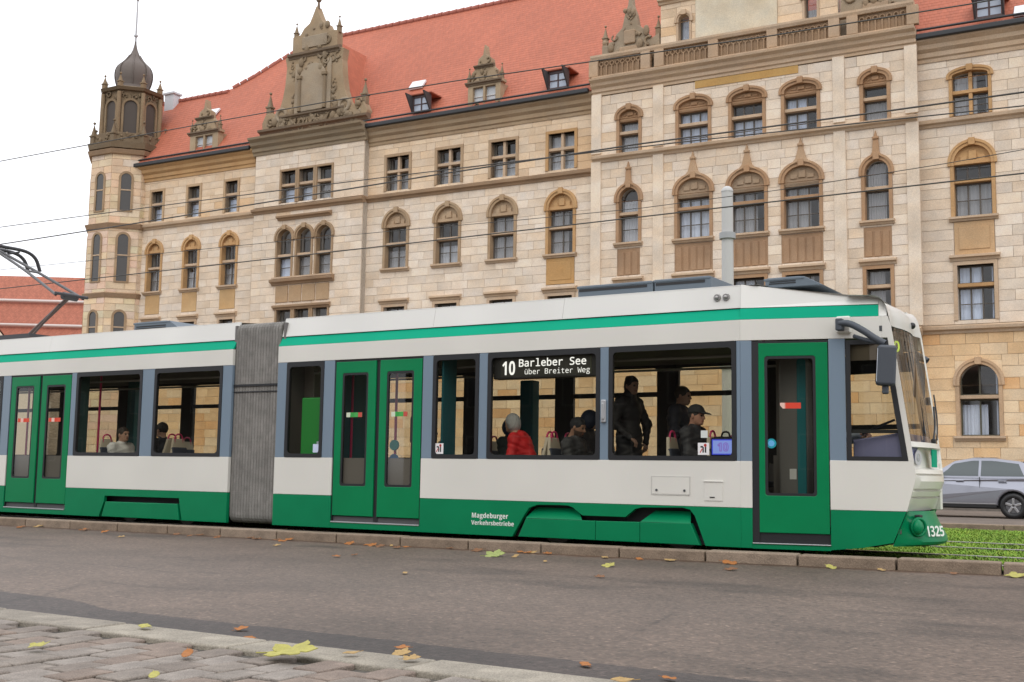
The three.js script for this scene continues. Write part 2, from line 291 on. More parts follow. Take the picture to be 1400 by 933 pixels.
// ---- ashlar: courses of separate blocks around the openings
let blockCount = 0; const BLOCK_MAX = 300; const looseBlocks = [];
function ashlar(parent, s0, s1, y0, y1, zo, holes, pal, course, solo, T = 0.055, seed = 1) {
  const r = rng(seed * 977 + 5); const rows = Math.max(1, Math.round((y1 - y0) / course)), h = (y1 - y0) / rows, J = 0.0075;
  for (let k = 0; k < rows; k++) {
    const a = y0 + k * h, b = a + h; let spans = [[s0, s1]];
    for (const [hx0, hx1, hy0, hy1] of holes) if (hy0 < b - 0.02 && hy1 > a + 0.02) spans = spans.flatMap(([p, q]) => { if (hx1 <= p || hx0 >= q) return [[p, q]]; const o = []; if (hx0 > p + 0.03) o.push([p, hx0]); if (hx1 < q - 0.03) o.push([hx1, q]); return o; });
    for (const [hx0, hx1, hy0, hy1] of holes) for (const [f0, f1] of [[a, hy0], [hy1, b]]) if (f1 - f0 > 0.035 && f0 >= a - 0.001 && f1 <= b + 0.001 && hy0 < b - 0.02 && hy1 > a + 0.02) { const n = Math.max(1, Math.round((hx1 - hx0) / 0.8)); for (let i = 0; i < n; i++) { const g = clean(boxUV(bx(lerp(hx0, hx1, i / n) + J, lerp(hx0, hx1, (i + 1) / n) - J, f0 + J * 0.6, f1 - J * 0.6, zo - T, zo - 0.002), 1, r() * 5, r() * 5)); paint(g, pal[0]); looseBlocks.push(g); } }
    for (const [p, q] of spans) {
      const n = Math.max(1, Math.round((q - p) / (0.92 + 0.2 * r()))); const cuts = [p]; for (let i = 1; i < n; i++) cuts.push(p + (q - p) * (i + (k % 2 ? 0.22 : -0.22) * (n > 1 ? 1 : 0) + 0.12 * (r() - 0.5)) / n); cuts.push(q);
      for (let i = 0; i < n; i++) {
        const g = bx(cuts[i] + J, cuts[i + 1] - J, a + J, b - J, zo - T, zo + (r() - 0.5) * 0.012); const pn = fbm(nC, cuts[i] / 23, a / 23, 9, 3) * 0.75 + r() * 0.42 - 0.22, base = pal[clamp(Math.floor((pn < 0.5 ? r() * 0.55 : pn) * pal.length), 0, pal.length - 1)], kk = 0.98 + 0.04 * r();
        const u = boxUV(g, 1, r() * 5, r() * 5);
        if (solo && blockCount < BLOCK_MAX && cuts[i] < 4.4 && cuts[i] > -6 && cuts[i + 1] - cuts[i] > 0.5) { mesh('stone_block', u, stoneOf(base), parent); blockCount++; }
        else { const c = clean(u); paint(c, base.map(v => v * kk)); looseBlocks.push(c); }
      }
    }
  }
}
const archPath = (c, hw, y0, ysp, h, n = 16) => { const p = [[c - hw, y0], [c + hw, y0], [c + hw, ysp]]; for (let i = 1; i < n; i++) { const t = Math.PI * i / n; p.push([c + hw * Math.cos(t), ysp + h * Math.sin(t)]); } p.push([c - hw, ysp]); return p; };
function curtain(x0, x1, y0, y1, z, folds) { return sheet((u, v) => [lerp(x0, x1, u), lerp(y0, y1, v), z + 0.025 * Math.sin(u * folds * 6.283) * (0.6 + 0.4 * v)], Math.max(6, Math.round(folds * 6)), 1); }
// one window: o = {s,w,y0,top,sp(spring, if arched),lintel,transoms:[..],nx,hood,sill,zo,surr,ring,apron}
function makeWindow(o) {
  const { s, w, y0, top, zo = 0 } = o, hw = w / 2, x0 = s - hw, x1 = s + hw; const g = group('window', court, [s, y0, zo]);
  const S = m => { m.position.set(-s, -y0, -zo); return m; };
  const add = (n, geo, m) => S(mesh(n, boxUV(merge([geo])), m, g));
  const surr = o.surr || trimM, RW = o.ring || 0.15;
  const arch = o.sp !== undefined, h = arch ? top - o.sp : 0, sp = arch ? o.sp : top;
  if (arch) {
    add('surround', ext(shp(archPath(s, hw + RW, y0, sp, h + RW), [archPath(s, hw, y0 - 0.0, sp, h).map(p => [p[0], Math.max(p[1], y0 + 0.001)])]), zo - 0.3, zo + 0.05), surr);
    add('spandrel', ext(shp([[x0 - RW, sp], [x0 - RW, top + RW], [x1 + RW, top + RW], [x1 + RW, sp], ...Array.from({ length: 15 }, (_, i) => { const t = Math.PI * (i + 1) / 16; return [s + (hw + RW) * Math.cos(t), sp + (h + RW) * Math.sin(t)]; })]), zo - 0.2, zo - 0.006), o.span || creamM);
    add('archivolt', ext(shp(archPath(s, hw + RW + 0.09, sp - 0.12, sp, h + RW + 0.09), [archPath(s, hw + RW - 0.02, sp - 0.2, sp, h + RW - 0.02)].map(p => p.map(q => [q[0], Math.max(q[1], sp - 0.119)]))), zo, zo + 0.1), o.drip || surr);
    add('keystone', rb(s - 0.13, s + 0.13, top - 0.02, top + RW + 0.14, zo - 0.05, zo + 0.15, 0.02), surr);
  } else add('surround', [bx(x0 - RW, x0, y0, top, zo - 0.3, zo + 0.05), bx(x1, x1 + RW, y0, top, zo - 0.3, zo + 0.05), bx(x0 - RW, x1 + RW, top, top + RW, zo - 0.3, zo + 0.053)], surr);
  if (o.hood) add('hood', cornice(x0 - RW - 0.12, x1 + RW + 0.12, zo, top + RW + 0.12, [[-0.05, -0.1], [0.06, -0.1], [0.1, 0], [0.22, 0.04], [0.22, 0.12], [0.02, 0.18], [-0.05, 0.18]]), o.hoodM || trimM);
  if (o.sill !== false) add('sill', cornice(x0 - RW - 0.08, x1 + RW + 0.08, zo, y0 - 0.1, [[-0.28, -0.1], [0.08, -0.1], [0.12, -0.02], [0.2, 0.0], [0.2, 0.09], [-0.28, 0.12]]), trimM);
  if (o.ogee) { // little pointed finial above the arch
    const t = top + RW + 0.1; add('finial', [ext(shp([[s - hw * 0.62, t - 0.22], [s - hw * 0.3, t + 0.08], [s - 0.12, t + 0.5], [s - 0.05, t + 0.85], [s, t + 1.02], [s + 0.05, t + 0.85], [s + 0.12, t + 0.5], [s + hw * 0.3, t + 0.08], [s + hw * 0.62, t - 0.22], [s, t - 0.02]]), zo, zo + 0.13, 0.02), rb(s - 0.13, s + 0.13, t + 0.62, t + 0.74, zo + 0.003, zo + 0.18, 0.03)], o.ogeeM || trimM);
  }
  // blind tympanum above a stone lintel
  let yTop = top;
  if (o.lintel) {
    yTop = o.lintel; const half = Array.from({ length: 17 }, (_, i) => { const t = Math.PI * i / 16; return [s + hw * Math.cos(t), sp + h * Math.sin(t)]; });
    const poly = yTop < sp ? [[x0, yTop], [x1, yTop], ...half] : [[x0, sp], [x1, sp], ...half.slice(1, -1)];
    add('tympanum', ext(shp(poly), zo - 0.3, zo - 0.14), o.tymp || ochreM);
    add('relief', [rb(s - 0.16, s + 0.16, sp + h * 0.15, sp + h * 0.72, zo - 0.15, zo - 0.07, 0.05), rb(s - hw * 0.68, s - 0.22, sp + 0.06, sp + h * 0.42, zo - 0.15, zo - 0.09, 0.05), rb(s + 0.22, s + hw * 0.68, sp + 0.06, sp + h * 0.42, zo - 0.15, zo - 0.09, 0.05)], o.tymp || ochreM);
    add('lintel', bx(x0, x1, yTop - 0.14, yTop + 0.02, zo - 0.3, zo - 0.06), o.tymp || ochreM); yTop -= 0.14;
  }
  const ys = [y0, ...(o.transoms || []), yTop], nx = o.nx || 2; const topArch = arch && !o.lintel;
  (o.transoms || []).forEach(t => add('transom', rb(x0 - 0.02, x1 + 0.02, t - 0.075, t + 0.075, zo - 0.3, zo - 0.04, 0.02), o.barM || trimM));
  if (o.mullion) add('mullion', rb(s - 0.075, s + 0.075, y0, yTop, zo - 0.3, zo - 0.07, 0.02), o.barM || trimM);
  const fr = [], zf = zo - 0.3;
  const edgeY = x => topArch ? sp + h * Math.sqrt(Math.max(0, 1 - ((x - s) / hw) ** 2)) : yTop;
  for (let r = 0; r < ys.length - 1; r++) {
    const a = ys[r] + (r ? 0.075 : 0), last = r === ys.length - 2, b = last ? (topArch ? sp : yTop) : ys[r + 1] - 0.075;
    fr.push(bx(x0, x1, a, a + 0.06, zf - 0.06, zf)); if (!(last && topArch)) fr.push(bx(x0, x1, b - 0.07, b, zf - 0.06, zf));
    for (let c = 0; c <= nx; c++) { const x = lerp(x0 + 0.03, x1 - 0.03, c / nx); const yb = last && topArch ? edgeY(clamp(x, x0 + 0.06, x1 - 0.06)) - 0.01 : b; fr.push(bx(x - 0.032, x + 0.032, a + 0.06, yb - 0.001, zf - 0.055, zf - 0.002)); }
    for (let c = 0; c < nx; c++) {
      const p = lerp(x0 + 0.03, x1 - 0.03, c / nx) + 0.03, q = lerp(x0 + 0.03, x1 - 0.03, (c + 1) / nx) - 0.03;
      let pg; if (last && topArch) { const pts = [[p, a + 0.05], [q, a + 0.05]]; for (let i = 0; i <= 8; i++) { const x = lerp(q, p, i / 8); pts.push([x, edgeY(x)]); } pg = new THREE.ShapeGeometry(shp(pts)); }
      else pg = new THREE.ShapeGeometry(shp(rect(p, q, a + 0.05, b - 0.06)));
      const cx = (p + q) / 2; pg.translate(-cx, -a, 0); const m = mesh('pane', pg, winGlass, g); m.position.set(cx - s, a - y0, -0.33); m.rotation.set(rr(-0.012, 0.012), rr(-0.02, 0.02), 0);
    }
    if (!last && !o.nobar || (o.bars && r === 0)) { const m = (a + b) / 2; fr.push(bx(x0 + 0.06, x1 - 0.06, m - 0.018, m + 0.018, zf - 0.05, zf - 0.004)); }
  }
  add('window_frame', fr, o.frameM || woodM);
  const full = topArch ? top - 0.05 : yTop, cm = curtainMs[Math.floor(R() * 4)], k = R();
  const drop = o.dark ? 0.45 : 1; const z = zo - 0.46; if (k < 0.72) add('curtain', [curtain(x0 - 0.05, lerp(x0, x1, 0.62 + 0.3 * R()), y0 - 0.05, lerp(y0, full, drop) , z, 5 + Math.floor(R() * 4)), curtain(lerp(x0, x1, 0.9), x1 + 0.05, y0 - 0.05, full, z - 0.02, 2)], cm);
  else add('curtain', curtain(x0 - 0.05, x1 + 0.05, y0 - 0.05, lerp(y0, full, 0.55 + 0.4 * R()), z, 8), cm);
  return [x0 - RW, x1 + RW, y0, top + (arch ? RW : RW)];
}
const wallHole = o => o.sp !== undefined ? archPath(o.s, o.w / 2 + 0.01, o.y0, o.sp, o.top - o.sp) : rect(o.s - o.w / 2, o.s + o.w / 2, o.y0, o.top);
let secSeed = 0;
function section(s0, s1, y0, y1, zo, wins, pal, solo = false, course = 0.44, extraHoles = []) {
  const holes = wins.map(o => { o.zo = zo; return makeWindow(o); });
  const w = ext(shp(rect(s0, s1, y0, y1), wins.map(wallHole)), zo - 0.62, zo - 0.05); mesh('wall', boxUV(w), mortarM, court);
  ashlar(court, s0, s1, y0, y1, zo, [...holes, ...extraHoles], pal, course, solo, 0.055, ++secSeed);
}
const part = (n, geo, m) => mesh(n, boxUV(merge([geo])), m, court);

// weathered carved ornament: a scatter of scrolls, bosses and leaves within a panel
function carving(x0, x1, y0, y1, z, n, seed, size = 0.16) {
  const r = rng(seed), o = [];
  for (let i = 0; i < n; i++) {
    const x = lerp(x0, x1, r()), y = lerp(y0, y1, r()), q = size * (0.5 + r()); const k = r();
    if (k < 0.35) o.push(new THREE.TorusGeometry(q, q * 0.38, 5, 10, 3 + 3 * r()).rotateZ(r() * 6).translate(x, y, z)); else if (k < 0.7) o.push(new THREE.SphereGeometry(q * 0.8, 7, 5).scale(1, 0.7 + r(), 0.7).translate(x, y, z)); else o.push(new THREE.ConeGeometry(q * 0.6, q * 2.6, 6).rotateZ((r() - 0.5) * 2.4).scale(1, 1, 0.7).translate(x, y, z));
  } return o;
}
const pinnacle = (x, y, z, h, w) => [rb(x - w, x + w, y, y + h * 0.35, z - w, z + w, 0.02), rb(x - w * 1.3, x + w * 1.3, y + h * 0.35, y + h * 0.42, z - w * 1.3, z + w * 1.3, 0.02), new THREE.ConeGeometry(w * 1.15, h * 0.5, 4).rotateY(Math.PI / 4).translate(x, y + h * 0.67, z), new THREE.SphereGeometry(w * 0.55, 8, 6).translate(x, y + h * 0.95, z)];
// ---- right wing (near end of the facade)
const RS = 0.05, RE = 32.5, RW_ = Array.from({ length: 9 }, (_, k) => 2.24 + 3.36 * k);
const w0 = s => ({ s, w: 1.5, y0: 2.8, sp: 4.98, top: 5.73, transoms: [4.39], nx: 2, surr: stoneM([0.56, 0.42, 0.29]), span: stoneOf(groundPal[2]), dark: true, barM: trimM, nobar: true, frameM: std([0.075, 0.07, 0.045], 0.6) });
const w1 = s => ({ s, w: 1.42, y0: 7.56, top: 9.86, transoms: [9.02], nx: 3, hood: true, sill: false, surr: trimM, barM: ochreM });
const w2 = s => ({ s, w: 1.46, y0: 11.9, sp: 14.2, top: 14.92, lintel: 14.28, transoms: [13.42], nx: 3, surr: ochreM, barM: ochreM });
const w3 = s => ({ s, w: 1.42, y0: 16.22, sp: 17.95, top: 18.12, transoms: [17.25], nx: 2, mullion: true, surr: ochreM, barM: ochreM, ring: 0.13, sill: false });
section(RS, RE, 0.9, 7.05, 0, RW_.map(w0), groundPal, true, 0.47);
section(RS, RE, 7.4, 15.85, 0, RW_.flatMap(s => [w1(s), w2(s)]), creamPal, true, 0.44, RW_.map(s => [s - 0.8, s + 0.8, 10.28, 11.7]));
section(RS, RE, 16.2, 18.85, 0, RW_.map(w3), creamPal, true, 0.44);
for (const s of RW_) part('apron_panel', [bx(s - 0.78, s + 0.78, 10.3, 11.68, -0.06, 0.02), rb(s - 0.6, s + 0.6, 10.5, 11.45, 0.0, 0.05, 0.02)], stoneM([0.60, 0.43, 0.26]));
part('string_course', cornice(RS, RE, 0, 7.24, stringProf), trimM);
part('string_course', cornice(RS, RE, 0, 16.05, stringProf), trimM);
part('cornice', cornice(RS, RE, 0, 19.65, eaveProf), trimM);
part('plinth', bx(-47.6, RE, 0, 0.9, -0.5, 0.12), stoneM([0.36, 0.29, 0.22]));

// ---- central projection
const CO = 0.5, cs = s => adjS(s, CO), cy = y => adjY(y, CO), CL = cs(-15.1), CR = cs(0.0);
{
  const brownS = stoneM([0.44, 0.295, 0.185]);
  const narrow = s => [{ s: cs(s), w: 1.0, y0: cy(7.6), top: cy(9.95), transoms: [cy(9.2)], nx: 1, hood: true, sill: false, surr: brownS, barM: trimM },
    { s: cs(s), w: 1.0, y0: cy(12.08), sp: cy(14.2), top: cy(14.75), transoms: [cy(13.5)], nx: 1, surr: brownS, barM: trimM, ogee: true, ogeeM: brownS, bars: true },
    { s: cs(s), w: 1.0, y0: cy(16.48), sp: cy(18.3), top: cy(18.62), transoms: [cy(17.5)], nx: 1, surr: brownS, barM: trimM, lintel: cy(18.2), tymp: brownS, sill: false }];
  const wide = s => [{ s: cs(s), w: 1.5, y0: cy(7.6), top: cy(9.95), transoms: [cy(9.2)], nx: 3, hood: true, sill: false, surr: brownS },
    { s: cs(s), w: 1.56, y0: cy(12.02), sp: cy(14.25), top: cy(14.86), lintel: cy(14.1), tymp: stoneM([0.38, 0.30, 0.22]), transoms: [cy(13.45)], nx: 3, surr: brownS, barM: brownS, ogee: true, ogeeM: stoneM([0.5, 0.36, 0.24]), bars: true },
    { s: cs(s), w: 1.45, y0: cy(16.32), sp: cy(18.36), top: cy(18.66), lintel: cy(18.25), tymp: brownS, transoms: [cy(17.48)], nx: 3, surr: brownS, barM: trimM, sill: false }];
  const all = [...narrow(-13.28), ...wide(-10.0), ...wide(-7.4), ...wide(-4.92), ...narrow(-1.65)];
  const grp = (a, b) => all.filter(o => o.y0 > a && o.y0 < b);
  const ap = [[-13.28, 0.58], [-10.0, 0.92], [-7.4, 0.92], [-4.92, 0.92], [-1.65, 0.58]];
  section(CL, CR, 0.9, cy(7.05), CO, [], groundPal, false, 0.47);
  section(CL, CR, cy(7.4), cy(16.2), CO, grp(7, 15.9), creamPal, true, 0.44, ap.map(([s, h]) => [cs(s) - h, cs(s) + h, cy(10.3), cy(11.8)]));
  section(CL, CR, cy(16.24), cy(19.5), CO, grp(15.9, 20), creamPal, true, 0.44);
  for (const [s, h] of ap) part('apron_panel', [bx(cs(s) - h, cs(s) + h, cy(10.3), cy(11.78), CO - 0.08, CO - 0.01), ...Array.from({ length: Math.round(h * 5) }, (_, i) => rb(cs(s) - h + 0.08 + i * (2 * h - 0.1) / Math.round(h * 5), cs(s) - h + (2 * h - 0.1) / Math.round(h * 5) + i * (2 * h - 0.1) / Math.round(h * 5), cy(10.5), cy(11.6), CO - 0.03, CO + 0.03, 0.02))], stoneM([0.40, 0.275, 0.18]));
  for (const s of [-15.0, -11.75, -3.2, -0.12]) for (const [a, b] of [[7.42, 16.2], [16.6, 19.6]]) part('pilaster', rb(cs(s) - 0.26, cs(s) + 0.26, cy(a), cy(b), CO - 0.06, CO + 0.09, 0.015), stoneOf(creamPal[1]));
  part('wall', bx(CR - 0.3, CR, 0, 19.9, -0.05, CO - 0.06), stoneM([0.58, 0.46, 0.36]));
  part('string_course', cornice(CL - 0.08, CR + 0.08, CO, cy(7.24), stringProf), trimM);
  part('string_course', cornice(CL - 0.08, CR + 0.1, CO, cy(16.38), stringProf.map(([z, y]) => [z * 1.1, y])), trimM);
  part('inscription_band', bx(cs(-9.9), cs(-5.0), cy(19.16), cy(19.52), CO - 0.02, CO + 0.03), stoneM([0.52, 0.34, 0.13]));
  part('cornice', cornice(CL - 0.12, CR + 0.14, CO, cy(20.3), eaveProf.map(([z, y]) => [z, y * 0.8])), trimM);
  // balustrade above the cornice
  const by0 = cy(20.42), by1 = cy(21.38), bz = CO + 0.25; const posts = [-15.05, -12.3, -11.6, -8.9, -6.1, -3.3, -2.5, 0.05].map(s => cs(s));
  part('balustrade_rail', [cornice(CL - 0.1, CR + 0.12, bz, by1, [[-0.2, -0.12], [0.1, -0.12], [0.16, 0], [0.16, 0.1], [-0.2, 0.1]]), bx(CL - 0.05, CR + 0.1, by0 - 0.12, by0, bz - 0.15, bz + 0.1)], trimM);
  for (const p of posts) part('balustrade_post', rb(p - 0.24, p + 0.24, by0, by1 - 0.1, bz - 0.14, bz + 0.12, 0.02), stoneM([0.52, 0.40, 0.29]));
  for (let i = 0; i < posts.length - 1; i++) {
    const a = posts[i] + 0.25, b = posts[i + 1] - 0.25; if (b - a < 0.3) continue; const n = Math.max(2, Math.round((b - a) / 0.28)), gs = [bx(a, b, by0 + 0.001, by1 - 0.13, bz - 0.12, bz - 0.06)];
    for (let k = 0; k < n; k++) { const x = lerp(a, b, (k + 0.5) / n), q = new THREE.TorusGeometry(0.1, 0.03, 5, 10); q.translate(x, (by0 + by1) / 2 + 0.12, bz); gs.push(q, rb(x - 0.035, x + 0.035, by0, (by0 + by1) / 2 + 0.02, bz - 0.035, bz + 0.035, 0.01)); }
    part('tracery_panel', gs, brownM);
  }
  // attic storey behind the balustrade
  const az = CO - 0.25, a0 = cs(-11.75), a1 = cs(-3.25);
  const aw = [-10.55, -4.46].map(s => ({ s: cs(s), w: 0.55, y0: cy(21.35), sp: cy(22.75), top: cy(23.0), nx: 1, surr: trimM, ring: 0.1, sill: false }));
  section(a0, a1, cy(20.3), cy(27), az, aw, warmPal, false, 0.44, [[cs(-9.95), cs(-6.0), cy(20.3), cy(27)]]);
  part('cream_panel', rb(cs(-9.95), cs(-6.0), cy(20.35), cy(26.5), az - 0.05, az + 0.08, 0.02), stoneM([0.72, 0.69, 0.58]));
  part('cornice', cornice(a0 - 0.1, cs(-9.95), az, cy(23.9), stringProf), trimM); part('cornice', cornice(cs(-6.0), a1 + 0.1, az, cy(23.9), stringProf), trimM);
  part('wall', bx(a1 - 0.3, a1, cy(20.3), cy(27), az - 3, az - 0.62), stoneM([0.5, 0.4, 0.3]));
  for (const [c, m] of [[-13.35, 1], [-1.6, -1]]) { // scrolled gablets either side
    const s = cs(c), y = cy(20.4), f = (x, yy) => [s + x * m, y + yy];
    part('gablet', ext(shp([f(-1.5, 0), f(-1.5, 1.75), f(-1.25, 1.75), f(-1.0, 1.55), f(-0.75, 2.2), f(-0.42, 2.5), f(-0.3, 3.1), f(-0.12, 3.6), f(0, 4.6), f(0.12, 3.6), f(0.3, 3.1), f(0.42, 2.5), f(0.8, 2.2), f(1.05, 1.7), f(1.5, 1.9), f(1.6, 0)].slice(0)), az - 0.4, az + 0.02, 0.04), greyStoneM);
    part('gablet_carving', [...carving(s - 1.1, s + 1.1, y + 0.2, y + 2.2, az + 0.06, 34, 20 + Math.round(s), 0.16), ...carving(s - 0.3, s + 0.3, y + 2.2, y + 3.4, az + 0.04, 12, 31, 0.11), ...pinnacle(s - 1.4 * m, y + 1.75, az - 0.2, 1.1, 0.12), ...pinnacle(s + 1.4 * m, y + 1.85, az - 0.2, 1.0, 0.12)], stoneM([0.30, 0.24, 0.17]));
    part('gablet_relief', [rb(s - 0.55, s + 0.55, y + 0.2, y + 1.5, az + 0.0, az + 0.12, 0.06), rb(s - 0.3, s + 0.3, y + 1.6, y + 2.3, az, az + 0.14, 0.08), new THREE.SphereGeometry(0.2, 10, 8).translate(s, y + 4.55, az - 0.2), new THREE.SphereGeometry(0.17, 10, 8).translate(s - 1.4 * m, y + 1.95, az - 0.2)], stoneM([0.42, 0.33, 0.24]));
  }
}

// ---- main wing
const mainS = [-26.82, -23.56, -20.26, -16.93];
section(-29.1, -15.1, 0.9, 7.05, 0, [], groundPal, false, 0.47);
section(-29.1, -15.1, 7.4, 15.6, 0, mainS.flatMap((s, i) => { const om = i === 3 ? ochreM : stoneM([0.42, 0.32, 0.215]); return [{ s, w: 1.35, y0: 7.56, top: 9.72, transoms: [8.95], nx: 2, hood: true, sill: false, dark: i < 2 },
  { s, w: 1.36, y0: 11.82, sp: 14.15, top: 14.84, lintel: 14.2, tymp: i === 3 ? ochreM : stoneM([0.46, 0.36, 0.255]), transoms: [13.15], nx: 2, surr: om, barM: trimM, bars: true, dark: i < 2 }]; }), creamPal, false, 0.44, [[mainS[3] - 0.78, mainS[3] + 0.78, 10.28, 11.62]]);
part('apron_panel', [bx(mainS[3] - 0.77, mainS[3] + 0.77, 10.3, 11.6, -0.06, 0.02), rb(mainS[3] - 0.6, mainS[3] + 0.6, 10.5, 11.4, 0, 0.04, 0.02)], stoneM([0.56, 0.36, 0.16]));
section(-29.1, -15.1, 15.95, 18.85, 0, mainS.map((s, i) => ({ s, w: 1.46, y0: 16.08, top: 17.95, transoms: [17.15], nx: 2, mullion: true, surr: i === 3 ? ochreM : stoneM([0.46, 0.35, 0.24]), barM: trimM, sill: false, dark: i < 2 })), warmPal, false, 0.44);
part('string_course', cornice(-29.1, -15.0, 0, 7.24, stringProf), trimM);
part('string_course', cornice(-29.1, -15.0, 0, 15.78, stringProf), brownM);
part('cornice', cornice(-29.1, -15.0, 0, 19.65, eaveProf), stoneM([0.42, 0.33, 0.23]));

// ---- bay with the tall scrolled gable
const BO = 0.45, bs = s => adjS(s, BO), by = y => adjY(y, BO);
{
  const BL = bs(-36.9), BR = bs(-29.1), c = bs(-33.1), dk = stoneM([0.40, 0.30, 0.20]);
  const three = (y0, top, o, d = 1.28) => [-1, 0, 1].map(k => ({ s: c + k * d, w: 1.02, y0: by(y0), top: by(top), nx: 1, surr: dk, barM: trimM, dark: true, ring: 0.12, ...o }));
  section(BL, BR, 0.9, by(7.05), BO, [], groundPal, false, 0.47);
  section(BL, BR, by(7.4), by(15.7), BO, [...three(7.7, 10.0, { transoms: [by(9.2)], hood: false, sill: false }), ...three(11.85, 14.6, { sp: by(14.1), transoms: [by(13.1)] }, 1.4)], creamPal, false, 0.44);
  section(BL, BR, by(16.05), by(19.3), BO, three(16.15, 18.0, { transoms: [by(17.2)], sill: false }), creamPal, false, 0.44);
  part('wall', bx(BR - 0.3, BR, 0, 19.6, -0.05, BO - 0.06), stoneM([0.55, 0.42, 0.3]));
  part('string_course', cornice(BL - 0.05, BR + 0.08, BO, by(7.24), stringProf), trimM);
  part('string_course', cornice(BL - 0.05, BR + 0.08, BO, by(15.86), stringProf), brownM);
  part('window_ledge', cornice(c - 2.2, c + 2.2, BO, by(11.62), stringProf.map(([z, y]) => [z * 1.3, y])), brownM);
  part('window_ledge', cornice(c - 2.0, c + 2.0, BO, by(10.15), stringProf.map(([z, y]) => [z, y * 0.8])), brownM);
  part('window_hood', cornice(c - 1.9, c + 1.9, BO, by(15.3), stringProf.map(([z, y]) => [z * 1.2, y * 0.8])), brownM);
  part('oriel_panel', [0, 1, 2, 3].map(i => rb(c - 1.9 + i * 0.96, c - 1.02 + i * 0.96, by(10.4), by(11.35), BO - 0.03, BO + 0.06, 0.02)), stoneM([0.46, 0.34, 0.22]));
  part('cornice', cornice(BL - 0.15, BR + 0.15, BO, by(20.1), eaveProf.map(([z, y]) => [z * 1.25, y])), stoneM([0.30, 0.25, 0.18]));
  const P = (s, y) => [bs(s), by(y)], gz = BO - 0.35;
  const sc = [P(-36.75, 20.1), P(-36.85, 21.2), P(-36.6, 21.7), P(-36.1, 21.75), P(-35.85, 21.45), P(-35.55, 21.9), P(-35.35, 22.5), P(-35.2, 23.3), P(-35.12, 24.3), P(-35.25, 24.9), P(-34.75, 25.1), P(-34.75, 26.1), P(-34.2, 26.15), P(-33.95, 26.5), P(-33.55, 26.75), P(-33.35, 27.15), P(-33.1, 27.7), P(-32.85, 27.15), P(-32.65, 26.75), P(-32.25, 26.5), P(-32.05, 26.1), P(-31.5, 26.0), P(-31.5, 25.05), P(-31.0, 24.85), P(-31.1, 24.2), P(-31.0, 23.2), P(-30.85, 22.4), P(-30.6, 21.75), P(-30.3, 21.35), P(-29.95, 21.6), P(-29.5, 21.5), P(-29.25, 21.0), P(-29.3, 20.1)];
  const niche = archPath(c, 0.72, by(21.7), by(23.2), 0.72);
  part('gable', ext(shp(sc, [niche]), gz - 0.5, gz + 0.02, 0.03), stoneM([0.38, 0.305, 0.21]));
  part('gable_niche', ext(shp(niche), gz - 0.5, gz - 0.28), darkStoneM);
  part('gable_window', [bx(c - 0.4, c + 0.4, by(21.75), by(23.1), gz - 0.3, gz - 0.25)], std([0.05, 0.05, 0.06], 0.15));
  part('gable_relief', [ext(shp(archPath(c, 1.0, by(21.5), by(23.25), 1.0), [archPath(c, 0.74, by(21.501), by(23.25), 0.74)]), gz + 0.0, gz + 0.14, 0.02), rb(c - 0.35, c + 0.35, by(23.3), by(23.85), gz - 0.29, gz - 0.1, 0.1), rb(c - 1.3, c - 1.0, by(21.4), by(24.4), gz, gz + 0.12, 0.04), rb(c + 1.0, c + 1.3, by(21.4), by(24.4), gz, gz + 0.12, 0.04), rb(c - 0.9, c + 0.9, by(25.25), by(25.95), gz, gz + 0.1, 0.04), ...[-2.3, 2.3].map(d => new THREE.TorusGeometry(0.34, 0.12, 8, 18).translate(c + d * 0.98, by(21.5), gz + 0.02)), ...[-3.3, 3.3].map(d => new THREE.SphereGeometry(0.25, 10, 8).translate(c + d, by(21.05), gz - 0.2))], greyStoneM);
  const weather = stoneM([0.27, 0.22, 0.155]);
  part('gable_carving', [...carving(c - 3.3, c - 1.5, by(20.4), by(21.6), gz + 0.05, 26, 3, 0.2), ...carving(c + 1.5, c + 3.3, by(20.4), by(21.6), gz + 0.05, 26, 4, 0.2), ...carving(c - 1.7, c - 1.35, by(21.8), by(24.6), gz + 0.03, 14, 5, 0.13), ...carving(c + 1.35, c + 1.7, by(21.8), by(24.6), gz + 0.03, 14, 6, 0.13), ...carving(c - 1.0, c + 1.0, by(23.9), by(24.7), gz + 0.06, 16, 7, 0.17), ...carving(c - 0.9, c + 0.9, by(25.2), by(26.6), gz + 0.03, 16, 8, 0.16), ...carving(c - 1.2, c + 1.2, by(20.5), by(21.2), gz + 0.12, 22, 9, 0.17)], weather);
  part('pinnacle', pinnacle(bs(-36.5), by(21.6), gz - 0.25, 1.5, 0.16), weather); part('pinnacle', pinnacle(bs(-29.6), by(21.4), gz - 0.25, 1.5, 0.16), weather); part('pinnacle', pinnacle(c - 1.55, by(26.0), gz - 0.2, 1.0, 0.11), weather); part('pinnacle', pinnacle(c + 1.55, by(25.9), gz - 0.2, 1.0, 0.11), weather);
  for (const d of [-0.9, 0.9]) part('gable_column', [rod([c + d, by(21.5), gz + 0.16], [c + d, by(23.4), gz + 0.16], 0.11, 0.09), rb(c + d - 0.16, c + d + 0.16, by(23.4), by(23.6), gz, gz + 0.3, 0.03)], weather);
  part('cornice', cornice(c - 1.85, c + 1.85, gz, by(24.95), stringProf), darkStoneM);
  part('cornice', cornice(c - 2.3, c + 2.3, gz, by(21.35), stringProf.map(([z, y]) => [z, y * 0.7])), darkStoneM);
  part('gable_ledge', cornice(BL, BR, gz, by(20.65), stringProf.map(([z, y]) => [z * 1.5, y])), darkStoneM);
  part('finial', [rod([c, by(27.6), gz - 0.2], [c, by(28.1), gz - 0.2], 0.1, 0.05), new THREE.SphereGeometry(0.16, 10, 8).translate(c, by(28.15), gz - 0.2)], darkStoneM);
